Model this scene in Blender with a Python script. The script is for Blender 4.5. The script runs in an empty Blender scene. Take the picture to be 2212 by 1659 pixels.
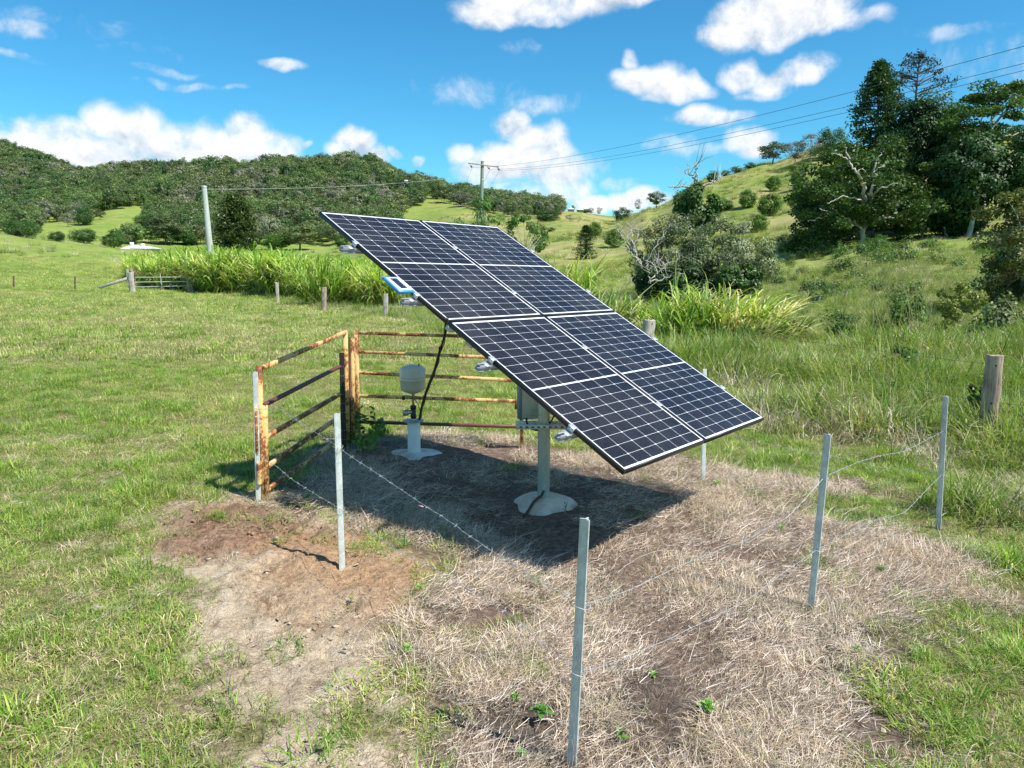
import bpy, math, random
import numpy as np
from mathutils import Vector, Matrix
R_ = np.random.RandomState
scene = bpy.context.scene
COL = scene.collection
# ------------------------------------------------------------------ camera model (photo measured on a 2212 x 1659 grid)
CAMH = 2.07; PITCH = math.radians(9.0); FP = 740.0*2212/1024
cp, sp = math.cos(PITCH), math.sin(PITCH)
def ray(x, y):
    X = (x-1106)/FP; Y = (y-829.5)/FP
    return np.array([X, cp-Y*sp, -sp-Y*cp])
def at(x, y, d):                     # point seen at (x,y), d metres ahead
    v = ray(x, y); v = v*(d/v[1]); v[2] += CAMH; return v
def gp(x, y, z=0.0):                 # point seen at (x,y) on the level z
    v = ray(x, y); v = v*((z-CAMH)/v[2]); v[2] = z; return v
def slope(py): return math.tan(math.atan((829.5-py)/FP)-PITCH)
def project(P):
    P = np.atleast_2d(P); dx, dy, dz = P[:,0], P[:,1], P[:,2]-CAMH
    dep = dy*cp-dz*sp; dep = np.where(np.abs(dep) < 1e-3, 1e-3, dep)
    return 1106+FP*dx/dep, 829.5-FP*(dy*sp+dz*cp)/dep, dep

# ------------------------------------------------------------------ noise
def hash2(ix, iy, seed):
    h = (ix.astype(np.int64)*374761393 + iy.astype(np.int64)*668265263 + seed*1442695041) & 0x7fffffff
    h = ((h ^ (h >> 13))*1274126177) & 0x7fffffff
    return ((h ^ (h >> 16)) & 0xffff)/65535.0
def vnoise(x, y, seed=0):
    ix = np.floor(x); iy = np.floor(y); fx = x-ix; fy = y-iy
    fx = fx*fx*(3-2*fx); fy = fy*fy*(3-2*fy)
    a = hash2(ix, iy, seed); b = hash2(ix+1, iy, seed); c = hash2(ix, iy+1, seed); d = hash2(ix+1, iy+1, seed)
    return (a*(1-fx)+b*fx)*(1-fy)+(c*(1-fx)+d*fx)*fy
def fbm(x, y, seed=0, o=4):
    s = 0; a = .5; t = 0
    for i in range(o):
        s = s+a*vnoise(x*2**i+i*17.3, y*2**i-i*9.1, seed+i); t += a; a *= .5
    return s/t

# ------------------------------------------------------------------ terrain
FLAT = 'f'
TAB = [
 (-900, [(40,0),(80,600),(150,500),(300,480),(600,380),(900,300),(1500,320)]),
 (0,   [(50,0),(90,583),(150,507),(175,513),(250,502),(400,470),(650,405),(900,328),(1500,350)]),
 (100, [(50,0),(90,588),(140,518),(175,525),(250,508),(400,468),(650,412),(900,352),(1500,370)]),
 (200, [(50,0),(90,596),(140,531),(180,538),(280,508),(400,462),(600,412),(850,395),(1500,410)]),
 (275, [(60,0),(100,592),(140,543),(180,547),(280,510),(400,455),(600,392),(800,388),(1500,400)]),
 (450, [(70,0),(120,582),(180,560),(260,530),(400,465),(600,384),(900,386),(1500,400)]),
 (700, [(70,0),(120,580),(180,560),(260,530),(400,458),(600,376),(900,380),(1500,400)]),
 (800, [(70,0),(120,578),(200,540),(300,490),(400,450),(600,374),(900,380),(1500,400)]),
 (900, [(70,0),(120,574),(200,532),(300,482),(400,440),(520,412),(800,418),(1500,430)]),
 (1000,[(60,0),(100,589),(160,545),(250,485),(350,448),(450,432),(700,438),(1500,450)]),
 (1100,[(60,0),(100,587),(160,540),(250,480),(350,455),(450,450),(700,455),(1500,460)]),
 (1250,[(55,0),(90,592),(130,548),(200,500),(280,472),(350,460),(500,463),(1500,480)]),
 (1320,[(50,0),(90,588),(130,545),(200,503),(280,481),(340,470),(500,474),(1500,490)]),
 (1400,[(45,0),(70,600),(100,562),(150,512),(220,455),(300,455),(1500,490)]),
 (1530,[(38,0),(60,602),(100,532),(150,472),(230,388),(300,395),(1500,470)]),
 (1650,[(30,0),(50,622),(70,576),(100,532),(150,455),(240,356),(320,360),(1500,450)]),
 (1750,[(20,0),(35,658),(50,612),(70,560),(100,510),(150,440),(240,328),(320,330),(1500,430)]),
 (1862,[(15,0),(25,695),(40,624),(60,556),(75,528),(100,495),(150,430),(240,312),(1500,420)]),
 (2016,[(12,0),(25,688),(40,610),(60,544),(75,514),(100,484),(150,410),(240,292),(1500,420)]),
 (2212,[(10,0),(20,705),(35,620),(60,535),(100,465),(150,400),(240,290),(1500,420)]),
 (3200,[(10,0),(20,705),(35,620),(60,535),(100,465),(150,400),(240,290),(1500,420)])]
CX = np.array([c[0] for c in TAB], float)
CT = []
for c, l in TAB:
    ys = [0.]; zs = [0.]
    for Y, p in l:
        ys.append(Y); zs.append(0. if p == 0 else CAMH+Y*slope(p))
    CT.append((np.array(ys), np.array(zs)))
def H(x, y, fine=True):
    x = np.asarray(x, float); y = np.asarray(y, float)
    yy = np.maximum(y, 1.0)
    pc = np.clip(1106+FP/cp*x/yy, CX[0], CX[-1]-1e-3)
    k = np.clip(np.searchsorted(CX, pc, side='right')-1, 0, len(CX)-2)
    t = (pc-CX[k])/(CX[k+1]-CX[k]); t = t*t*(3-2*t)
    Z = np.stack([np.interp(yy, a, b) for a, b in CT])
    sh = np.indices(x.shape) if x.ndim else None
    if x.ndim: z = Z[(k,)+tuple(sh)]*(1-t)+Z[(k+1,)+tuple(sh)]*t
    else: z = Z[k]*(1-t)+Z[k+1]*t
    far = np.clip((yy-25)/60, 0, 1)
    z = z+far*(fbm(x/26, y/26, 5, 3)-.5)*np.clip(yy/110, 0, 3.0)*1.3
    z = z+(fbm(x/1.7, y/1.7, 8, 3)-.5)*.06*np.clip((yy-4)/10+.25, 0, 1.6)
    return z
def hz(x, y): return float(H(np.array([x]), np.array([y]))[0])
def on_ground(x, d):                 # point on the terrain d metres ahead in picture column x
    X = (x-1106)/(FP/cp)*d; return np.array([X, d, hz(X, d)])

def sdf(poly, x, y):                 # signed distance, positive inside
    P = np.array(poly)[:, :2]; n = len(P)
    d = np.full(x.shape, 1e9); ins = np.zeros(x.shape, bool)
    for i in range(n):
        a = P[i]; b = P[(i+1) % n]; e = b-a
        wx = x-a[0]; wy = y-a[1]
        t = np.clip((wx*e[0]+wy*e[1])/(e@e+1e-9), 0, 1)
        d = np.minimum(d, (wx-e[0]*t)**2+(wy-e[1]*t)**2)
        c = ((a[1] > y) != (b[1] > y)) & (x < (b[0]-a[0])*(y-a[1])/((b[1]-a[1]) if abs(b[1]-a[1]) > 1e-9 else 1e-9)+a[0])
        ins ^= c
    d = np.sqrt(d); return np.where(ins, d, -d)
def G(l): return [gp(a, b) for a, b in l]
P_DRY = G([(590,1080),(700,985),(735,955),(800,930),(960,935),(1130,955),(1300,985),(1420,1020),(1520,1045),(1640,1055),(1760,1075),(1880,1090),(1960,1150),(2060,1210),(2110,1300),(2060,1400),(1930,1450),(1860,1540),(1850,1700),(1850,2600),(1000,2600),(950,1620),(870,1430),(900,1330),(990,1260),(900,1200),(820,1140),(740,1100),(640,1100)])
P_SOIL = G([(320,1185),(400,1100),(520,1070),(600,1078),(680,1090),(780,1115),(920,1185),(1000,1245),(900,1320),(870,1430),(950,1620),(1000,2600),(250,2600),(400,1640),(400,1480),(410,1340),(380,1260)])
P_RED = G([(330,1170),(420,1100),(560,1080),(660,1110),(700,1150),(560,1180),(430,1200)])
P_ORG = G([(640,1150),(780,1160),(930,1200),(980,1250),(860,1310),(700,1300),(560,1240)])
P_DARK = G([(1620,1330),(1800,1300),(1980,1320),(2090,1380),(1980,1470),(1800,1500),(1680,1440)])
P_DARK2 = G([(1000,1540),(1250,1500),(1500,1560),(1450,1659),(1150,1659)])
P_TALL = [gp(400,626)[:2], gp(560,640)[:2], gp(700,668)[:2], gp(833,684)[:2], at(1130,720,19)[:2], at(1300,720,14.0)[:2], at(1450,800,11.8)[:2], gp(1620,905)[:2], gp(1900,960)[:2], gp(2080,1010)[:2], gp(2212,1090)[:2], np.array([12,6]), np.array([60,40]), np.array([40,68]), np.array([-30,72])]
P_BROWN = G([(1480,830),(1620,850),(1900,905),(2080,985),(1950,1000),(1700,960),(1560,930)])
def masks(x, y):
    n1 = fbm(x*1.3, y*1.3, 21, 4)-.5; n2 = fbm(x*4, y*4, 33, 3)-.5
    w = n1*1.5+n2*.5
    ss = lambda v, a, b: np.clip((v-a)/(b-a), 0, 1)
    dry = ss(sdf(P_DRY, x, y)+w*(.5+1.5*np.clip((x-.8)/1.5, 0, 1)), -.25, .25)
    soil = ss(sdf(P_SOIL, x, y)+w*.9+.08, -.38, .38)
    soil = soil*ss(fbm(x*1.9+5, y*1.9, 57, 3), .10, .2)
    soil = soil*(1-dry*.9)
    red = ss(sdf(P_RED, x, y)+w*.5, -.25, .2)
    org = ss(sdf(P_ORG, x, y)+w*.5, -.3, .25)
    dark = np.maximum(ss(sdf(P_DARK, x, y)+w*1.2, -.2, .2), ss(sdf(P_DARK2, x, y)+w*1.0, -.1, .2))
    tall = ss(sdf(P_TALL, x, y)+w*1.2, -.5, .6)
    return dry, soil, red, org, dark, tall

# ------------------------------------------------------------------ materials
def newmat(name):
    m = bpy.data.materials.new(name); m.use_nodes = True
    nt = m.node_tree; nt.nodes.clear()
    return m, nt
def N(nt, t, **kw):
    n = nt.nodes.new(t)
    for k, v in kw.items():
        if k.startswith('i_'):
            key = k[2:]; key = int(key) if key.isdigit() else key.replace('_', ' ')
            n.inputs[key].default_value = v
        else: setattr(n, k, v)
    return n
def L(nt, a, b): nt.links.new(a, b)
def ramp(nt, fac, stops, interp='LINEAR'):
    r = nt.nodes.new('ShaderNodeValToRGB'); r.color_ramp.interpolation = interp
    while len(r.color_ramp.elements) < len(stops): r.color_ramp.elements.new(.5)
    for e, (p, c) in zip(r.color_ramp.elements, stops):
        e.position = p; e.color = (c[0], c[1], c[2], 1) if hasattr(c, '__len__') else (c, c, c, 1)
    if fac is not None: L(nt, fac, r.inputs[0])
    return r
def mix(nt, fac, a, b, bt='MIX'):
    m = nt.nodes.new('ShaderNodeMix'); m.data_type = 'RGBA'; m.blend_type = bt
    for k, v in ((0, fac), (6, a), (7, b)):
        s = m.inputs[k]
        if isinstance(v, bpy.types.NodeSocket): L(nt, v, s)
        elif k == 0: s.default_value = v
        else: s.default_value = (v[0], v[1], v[2], 1) if hasattr(v, '__len__') else (v, v, v, 1)
    return m.outputs[2]
def math_(nt, op, a, b=None, c=None, clamp=False):
    m = nt.nodes.new('ShaderNodeMath'); m.operation = op; m.use_clamp = clamp
    for s, v in zip(m.inputs, (a, b, c)):
        if v is None: continue
        if isinstance(v, bpy.types.NodeSocket): L(nt, v, s)
        else: s.default_value = v
    return m.outputs[0]
def out(nt, sh, disp=None):
    o = nt.nodes.new('ShaderNodeOutputMaterial'); L(nt, sh, o.inputs[0])
def noise(nt, vec, scale, detail=4, rough=.55, dist=0):
    n = N(nt, 'ShaderNodeTexNoise'); n.inputs['Scale'].default_value = scale; n.inputs['Detail'].default_value = detail
    n.inputs['Roughness'].default_value = rough; n.inputs['Distortion'].default_value = dist
    if vec is not None: L(nt, vec, n.inputs['Vector'])
    return n.outputs[0]
def bump(nt, h, strength=.5, dist=.02):
    b = N(nt, 'ShaderNodeBump'); b.inputs['Strength'].default_value = strength; b.inputs['Distance'].default_value = dist
    L(nt, h, b.inputs['Height']); return b.outputs[0]

def leaf_mat(name, transl=.3, rough=.5, spec=.3, nscale=.25, namt=.35, low=(.86, .94, .85), tr=(1.25, 1.25, .55)):
    m, nt = newmat(name)
    a = N(nt, 'ShaderNodeAttribute', attribute_name='Col')
    g = N(nt, 'ShaderNodeNewGeometry')
    nz = noise(nt, g.outputs['Position'], nscale, 3)
    v = ramp(nt, nz, [(.3, 1-namt), (.7, 1+namt*.0+.0)])
    warm = ramp(nt, nz, [(.3, low), (.7, (1.0, 1.0, 1.0))])
    c = mix(nt, 1.0, a.outputs['Color'], warm.outputs[0], 'MULTIPLY')
    hs = N(nt, 'ShaderNodeHueSaturation'); L(nt, c, hs.inputs['Color'])
    oi = N(nt, 'ShaderNodeObjectInfo')
    L(nt, math_(nt, 'MULTIPLY_ADD', oi.outputs['Random'], .62, .68), hs.inputs['Value'])
    L(nt, math_(nt, 'MULTIPLY_ADD', oi.outputs['Random'], -.025, .5125), hs.inputs['Hue'])
    c = hs.outputs[0]
    p = N(nt, 'ShaderNodeBsdfPrincipled'); L(nt, c, p.inputs['Base Color'])
    p.inputs['Roughness'].default_value = rough; p.inputs['Specular IOR Level'].default_value = spec
    t = N(nt, 'ShaderNodeBsdfTranslucent'); c2 = mix(nt, 1.0, c, tr, 'MULTIPLY'); L(nt, c2, t.inputs[0])
    x = N(nt, 'ShaderNodeMixShader'); x.inputs[0].default_value = transl
    L(nt, p.outputs[0], x.inputs[1]); L(nt, t.outputs[0], x.inputs[2]); out(nt, x.outputs[0]); return m
def simple_mat(name, col, rough=.6, metal=0., spec=.5, var=.0, vscale=8, bumpamt=0, bscale=30, col2=None, stretch=None, coat=0):
    m, nt = newmat(name)
    tc = N(nt, 'ShaderNodeTexCoord'); vec = tc.outputs['Object']
    if stretch:
        mp = N(nt, 'ShaderNodeMapping'); mp.inputs['Scale'].default_value = stretch; L(nt, vec, mp.inputs[0]); vec = mp.outputs[0]
    p = N(nt, 'ShaderNodeBsdfPrincipled')
    p.inputs['Roughness'].default_value = rough; p.inputs['Metallic'].default_value = metal; p.inputs['Specular IOR Level'].default_value = spec
    p.inputs['Coat Weight'].default_value = coat
    if var > 0:
        nz = noise(nt, vec, vscale, 6, .65)
        c2 = col2 or tuple(c*(1-var) for c in col)
        r = ramp(nt, nz, [(.38, c2), (.62, col)]); L(nt, r.outputs[0], p.inputs['Base Color'])
    else: p.inputs['Base Color'].default_value = (*col, 1)
    if bumpamt: L(nt, bump(nt, noise(nt, vec, bscale, 6), bumpamt, .01), p.inputs['Normal'])
    out(nt, p.outputs[0]); return m

M = {}
M['grass'] = leaf_mat('grass_blades', .35, .45, .35, .35, .3)
M['straw'] = leaf_mat('dead_straw', .15, .7, .2, .8, .3, (.90, .86, .82), (1.1, 1.0, .8))
M['leaf'] = leaf_mat('leaves', .25, .45, .35, .12, .35)
M['leaf_gloss'] = leaf_mat('glossy_leaves', .22, .5, .35, .12, .3)
M['bark'] = simple_mat('grey_bark', (.30,.26,.21), .9, var=.5, vscale=2.5, bumpamt=.6, bscale=8)
M['bark_dark'] = simple_mat('dark_bark', (.10,.08,.065), .9, var=.5, vscale=2.5)
M['bark_pale'] = simple_mat('pale_bark', (.62,.57,.49), .8, var=.45, vscale=1.3, bumpamt=.4, bscale=5)
M['twig_grey'] = simple_mat('dead_grey_wood', (.50,.46,.42), .85, var=.35, vscale=2)
M['galv'] = simple_mat('galvanised_steel', (.68,.73,.69), .5, metal=.25, var=.28, vscale=14, bumpamt=.1, bscale=60)
M['galv_pole'] = simple_mat('galvanised_pole', (.50,.55,.50), .45, metal=.45, var=.25, vscale=9, stretch=(1,1,.25))
M['hole'] = simple_mat('hole_rim', (.75,.8,.8), .3, metal=.6)
M['dark_steel'] = simple_mat('dark_painted_steel', (.03,.022,.02), .5, var=.4, vscale=20)
M['alu'] = simple_mat('rail_aluminium', (.42,.44,.46), .5, metal=.5, var=.1)
M['clamp'] = simple_mat('clamp_aluminium', (.52,.55,.58), .5, metal=.5)
M['black_frame'] = simple_mat('black_anodised_frame', (.012,.012,.014), .38, spec=.5)
M['backsheet'] = simple_mat('white_backsheet', (.7,.7,.7), .7)
M['box_grey'] = simple_mat('grey_enclosure', (.50,.54,.47), .5, var=.12, vscale=6)
M['box_edge'] = simple_mat('blue_grey_edge', (.12,.22,.26), .5)
M['black_rubber'] = simple_mat('black_cable', (.012,.012,.012), .45)
M['concrete'] = simple_mat('footing_concrete', (.78,.71,.58), .9, var=.4, vscale=7, bumpamt=.7, bscale=26, col2=(.55,.47,.36))
M['concrete_pad'] = simple_mat('pad_concrete', (.74,.73,.68), .9, var=.45, vscale=6, bumpamt=.6, bscale=25, col2=(.45,.40,.32))
M['pvc'] = simple_mat('white_casing', (.86,.83,.76), .4, var=.1, vscale=6)
M['tank'] = simple_mat('beige_tank', (.60,.57,.44), .28, spec=.5, var=.05, vscale=5, coat=.4)
M['brass'] = simple_mat('dull_brass', (.35,.27,.14), .4, metal=.8)
M['steel'] = simple_mat('stainless_steel', (.55,.55,.54), .35, metal=.85)
M['black_plastic'] = simple_mat('black_fitting', (.015,.015,.017), .35)
M['flange'] = simple_mat('grey_flange', (.34,.38,.40), .5, metal=.2)
M['blue_plastic'] = simple_mat('blue_plastic', (.01,.26,.72), .4)
M['white_plastic'] = simple_mat('white_plastic', (.8,.8,.8), .5)
M['cell_blue'] = simple_mat('small_cells', (.012,.016,.05), .2)
M['pipe_brown'] = simple_mat('brown_pipe', (.10,.055,.04), .6, var=.4, vscale=20)
M['wire'] = simple_mat('galvanised_wire', (.46,.47,.47), .5, metal=.4)
M['wire_dark'] = simple_mat('conductor', (.10,.105,.12), .5, metal=.3)
M['wire_pale'] = simple_mat('pale_conductor', (.5,.5,.48), .5, metal=.3)
M['pink'] = simple_mat('pink_tag', (.7,.25,.32), .6)
M['concrete_pole'] = simple_mat('concrete_pole', (.52,.54,.50), .8, var=.25, vscale=.8, stretch=(3,3,.4))
M['green_pole'] = simple_mat('treated_pole', (.17,.27,.18), .8, var=.35, vscale=1.5, stretch=(4,4,.3), col2=(.24,.27,.21))
M['crossarm'] = simple_mat('weathered_crossarm', (.40,.31,.28), .85, var=.35, vscale=3)
M['insulator'] = simple_mat('insulator', (.05,.06,.08), .3)
M['roof_white'] = simple_mat('white_metal_roof', (.78,.80,.82), .4)
M['wall_house'] = simple_mat('house_wall', (.33,.36,.40), .7)
M['window'] = simple_mat('window_glass', (.03,.04,.05), .15)
M['rust_tube'] = simple_mat('rusty_tube', (.22,.09,.04), .8, var=.5, vscale=6)
M['pale_tube'] = simple_mat('pale_tube', (.6,.6,.58), .5, metal=.3)
M['maroon'] = simple_mat('maroon_paint', (.16,.055,.05), .4, var=.35, vscale=14)
M['stone'] = simple_mat('stone', (.42,.36,.28), .9, var=.4, vscale=12, bumpamt=.6, bscale=30)
M['stone_orange'] = simple_mat('orange_stone', (.55,.33,.17), .9, var=.3, vscale=14, bumpamt=.6, bscale=30)
M['antenna'] = simple_mat('antenna_metal', (.25,.25,.27), .5)

def rust_paint():
    m, nt = newmat('rusty_yellow_paint')
    tc = N(nt, 'ShaderNodeTexCoord'); v = tc.outputs['Object']
    n1 = noise(nt, v, 7.5, 8, .7, .4); n2 = noise(nt, v, 38, 4, .6); n3 = noise(nt, v, 1.6, 2)
    s = math_(nt, 'ADD', math_(nt, 'MULTIPLY', n1, .6), math_(nt, 'MULTIPLY', n2, .25)); s = math_(nt, 'ADD', s, math_(nt, 'MULTIPLY', n3, .25))
    c = ramp(nt, s, [(.45, (.74,.52,.22)), (.535, (.68,.43,.16)), (.56, (.34,.13,.04)), (.60, (.22,.075,.03)), (.68, (.09,.035,.02))])
    p = N(nt, 'ShaderNodeBsdfPrincipled'); L(nt, c.outputs[0], p.inputs['Base Color']); p.inputs['Roughness'].default_value = .65
    L(nt, bump(nt, s, .5, .006), p.inputs['Normal']); out(nt, p.outputs[0]); return m
M['rust_paint'] = rust_paint()
def timber(name, a, b, c):
    m, nt = newmat(name)
    tc = N(nt, 'ShaderNodeTexCoord'); mp = N(nt, 'ShaderNodeMapping'); mp.inputs['Scale'].default_value = (9, 9, .7); L(nt, tc.outputs['Object'], mp.inputs[0])
    n1 = noise(nt, mp.outputs[0], 5, 8, .7, .3); n2 = noise(nt, tc.outputs['Object'], 3.5, 4)
    s = math_(nt, 'ADD', math_(nt, 'MULTIPLY', n1, .65), math_(nt, 'MULTIPLY', n2, .35))
    r = ramp(nt, s, [(.36, c), (.45, b), (.6, a)])
    p = N(nt, 'ShaderNodeBsdfPrincipled'); L(nt, r.outputs[0], p.inputs['Base Color']); p.inputs['Roughness'].default_value = .9
    L(nt, bump(nt, n1, .9, .012), p.inputs['Normal']); out(nt, p.outputs[0]); return m
M['timber'] = timber('weathered_timber', (.50,.38,.28), (.29,.215,.16), (.07,.045,.03))
M['timber_pale'] = timber('pale_grey_timber', (.50,.46,.41), (.36,.32,.28), (.12,.10,.08))

def panel_mat():
    m, nt = newmat('solar_cells')
    uv = N(nt, 'ShaderNodeUVMap'); s = N(nt, 'ShaderNodeSeparateXYZ'); L(nt, uv.outputs[0], s.inputs[0])
    u, v = s.outputs[0], s.outputs[1]                    # metres in the glass, u across, v up the slope
    CW = .1815; CH = .0925; U0 = (1.074-6*CW)/2; MID = .012
    GWm, GHm = 1.074, 1.682
    uu = math_(nt, 'SUBTRACT', u, (GWm-6*CW)/2)
    vc = math_(nt, 'SUBTRACT', v, GHm/2); va = math_(nt, 'SUBTRACT', math_(nt, 'ABSOLUTE', vc), MID/2)   # distance from the middle bar
    inside = math_(nt, 'MULTIPLY', math_(nt, 'MULTIPLY', math_(nt, 'GREATER_THAN', uu, 0), math_(nt, 'LESS_THAN', uu, 6*CW)),
                   math_(nt, 'MULTIPLY', math_(nt, 'GREATER_THAN', va, 0), math_(nt, 'LESS_THAN', va, 9*CH-.005)))
    fu = math_(nt, 'MULTIPLY', math_(nt, 'FRACT', math_(nt, 'DIVIDE', uu, CW)), CW)
    fv = math_(nt, 'MULTIPLY', math_(nt, 'FRACT', math_(nt, 'DIVIDE', va, CH)), CH)
    du = math_(nt, 'MINIMUM', fu, math_(nt, 'SUBTRACT', CW, fu)); dv = math_(nt, 'MINIMUM', fv, math_(nt, 'SUBTRACT', CH, fv))
    g1 = math_(nt, 'GREATER_THAN', du, .0012); g2 = math_(nt, 'GREATER_THAN', dv, .0010)
    g3 = math_(nt, 'GREATER_THAN', math_(nt, 'ADD', du, dv), 0.0085)
    cell = math_(nt, 'MULTIPLY', math_(nt, 'MULTIPLY', g1, g2), math_(nt, 'MULTIPLY', g3, inside))
    fb = math_(nt, 'FRACT', math_(nt, 'DIVIDE', uu, CW/10)); bus = math_(nt, 'LESS_THAN', fb, .05)
    tc = N(nt, 'ShaderNodeTexCoord'); oi = N(nt, 'ShaderNodeObjectInfo')
    cu = math_(nt, 'FLOOR', math_(nt, 'DIVIDE', uu, CW)); cv = math_(nt, 'FLOOR', math_(nt, 'DIVIDE', vc, CH))
    cx = N(nt, 'ShaderNodeCombineXYZ'); L(nt, cu, cx.inputs[0]); L(nt, cv, cx.inputs[1]); L(nt, oi.outputs['Random'], cx.inputs[2])
    wn = N(nt, 'ShaderNodeTexWhiteNoise'); L(nt, cx.outputs[0], wn.inputs[0])
    cc = ramp(nt, wn.outputs[0], [(0, (.008,.007,.010)), (1, (.013,.012,.016))])
    c1 = mix(nt, math_(nt, 'MULTIPLY', bus, .45), cc.outputs[0], (.20,.20,.22))
    dn = noise(nt, tc.outputs['Object'], 1.1, 6, .7); c1 = mix(nt, ramp(nt, dn, [(.42, 0), (.75, .09)]).outputs[0], c1, (.34,.31,.27)); c = mix(nt, cell, (.80,.80,.84), c1)
    dust = noise(nt, tc.outputs['Object'], 2.2, 5)
    p = N(nt, 'ShaderNodeBsdfPrincipled'); L(nt, c, p.inputs['Base Color'])
    r = ramp(nt, dust, [(.35, .16), (.7, .30)]); L(nt, r.outputs[0], p.inputs['Roughness']); p.inputs['Specular IOR Level'].default_value = .17
    out(nt, p.outputs[0]); return m
M['cells'] = panel_mat()

def ground_mat():
    m, nt = newmat('paddock_ground')
    a1 = N(nt, 'ShaderNodeAttribute', attribute_name='MaskA'); a2 = N(nt, 'ShaderNodeAttribute', attribute_name='MaskB')
    s1 = N(nt, 'ShaderNodeSeparateColor'); L(nt, a1.outputs['Color'], s1.inputs[0])
    s2 = N(nt, 'ShaderNodeSeparateColor'); L(nt, a2.outputs['Color'], s2.inputs[0])
    dry, soil, red = s1.outputs; soil = ramp(nt, math_(nt, 'ADD', soil, math_(nt, 'MULTIPLY', math_(nt, 'SUBTRACT', noise(nt, N(nt, 'ShaderNodeNewGeometry').outputs['Position'], 5, 5, .7), .5), 1.2)), [(.35, 0), (.62, 1)]).outputs[0]; org, dark, hill = s2.outputs
    g = N(nt, 'ShaderNodeNewGeometry'); P = g.outputs['Position']
    nA = noise(nt, P, 22, 6, .7); nB = noise(nt, P, 3.0, 5); nC = noise(nt, P, .09, 5, .6); nD = noise(nt, P, .6, 5, .65); nF = noise(nt, P, 90, 3)
    # pasture seen near: thatch and soil between the blades; far: turf
    near = ramp(nt, nA, [(.32, (.09,.085,.035)), (.5, (.22,.20,.085)), (.7, (.40,.34,.18))])
    farc = ramp(nt, nC, [(.32, (.13,.23,.035)), (.47, (.19,.27,.05)), (.60, (.29,.31,.09)), (.72, (.38,.32,.15))])
    farc2 = mix(nt, .45, farc.outputs[0], ramp(nt, nD, [(.3, (.09,.16,.03)), (.55, (.22,.28,.06)), (.72, (.42,.39,.17))]).outputs[0])
    sx = N(nt, 'ShaderNodeSeparateXYZ'); L(nt, P, sx.inputs[0])
    fr = N(nt, 'ShaderNodeMapRange'); fr.inputs[1].default_value = 18; fr.inputs[2].default_value = 60; L(nt, sx.outputs[1], fr.inputs[0])
    base = mix(nt, fr.outputs[0], near.outputs[0], farc2)
    hillc = ramp(nt, noise(nt, P, .055, 6, .62, .5), [(.36, (.13,.21,.035)), (.46, (.22,.27,.06)), (.54, (.34,.31,.11)), (.64, (.44,.34,.18))])
    hill2 = mix(nt, .4, hillc.outputs[0], ramp(nt, noise(nt, P, .35, 6, .7), [(.35, (.05,.09,.02)), (.5, (.20,.24,.06)), (.68, (.42,.36,.17))]).outputs[0])
    base = mix(nt, hill, base, hill2)
    dryc = ramp(nt, nA, [(.3, (.10,.07,.05)), (.5, (.22,.155,.115)), (.72, (.38,.29,.22))])
    c = mix(nt, dry, base, dryc.outputs[0])
    soilc = ramp(nt, math_(nt, 'ADD', math_(nt, 'MULTIPLY', nB, .5), math_(nt, 'MULTIPLY', nA, .5)), [(.38, (.21,.155,.10)), (.46, (.44,.34,.235)), (.57, (.60,.49,.35))])
    sc = mix(nt, math_(nt, 'MULTIPLY', red, .85), soilc.outputs[0], ramp(nt, nA, [(.35, (.11,.055,.035)), (.55, (.30,.17,.105)), (.7, (.42,.26,.17))]).outputs[0])
    sc = mix(nt, math_(nt, 'MULTIPLY', org, .85), sc, ramp(nt, nA, [(.3, (.28,.15,.075)), (.65, (.56,.36,.21))]).outputs[0])
    c = mix(nt, soil, c, sc)
    c = mix(nt, math_(nt, 'MULTIPLY', dark, .8), c, ramp(nt, nA, [(.3, (.06,.045,.035)), (.7, (.20,.15,.115))]).outputs[0])
    p = N(nt, 'ShaderNodeBsdfPrincipled'); L(nt, c, p.inputs['Base Color']); p.inputs['Roughness'].default_value = .95; p.inputs['Specular IOR Level'].default_value = .1
    vo = N(nt, 'ShaderNodeTexVoronoi'); vo.feature = 'DISTANCE_TO_EDGE'; vo.inputs['Scale'].default_value = 9; 
    wv = N(nt, 'ShaderNodeVectorMath'); wv.operation = 'ADD'; L(nt, P, wv.inputs[0])
    nv = N(nt, 'ShaderNodeTexNoise'); nv.inputs['Scale'].default_value = 6; L(nt, P, nv.inputs['Vector']); L(nt, nv.outputs[1], wv.inputs[1]); L(nt, wv.outputs[0], vo.inputs['Vector'])
    crack = ramp(nt, vo.outputs[0], [(0, 0), (.045, 1)])
    hh = math_(nt, 'ADD', math_(nt, 'MULTIPLY', nA, 1.1), math_(nt, 'MULTIPLY', crack.outputs[0], .12)); hh = math_(nt, 'ADD', hh, math_(nt, 'MULTIPLY', nF, .25)); hh = math_(nt, 'ADD', hh, math_(nt, 'MULTIPLY', nB, 1.5))
    L(nt, bump(nt, hh, 1.0, .035), p.inputs['Normal'])
    out(nt, p.outputs[0]); return m
M['ground'] = ground_mat()

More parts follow.
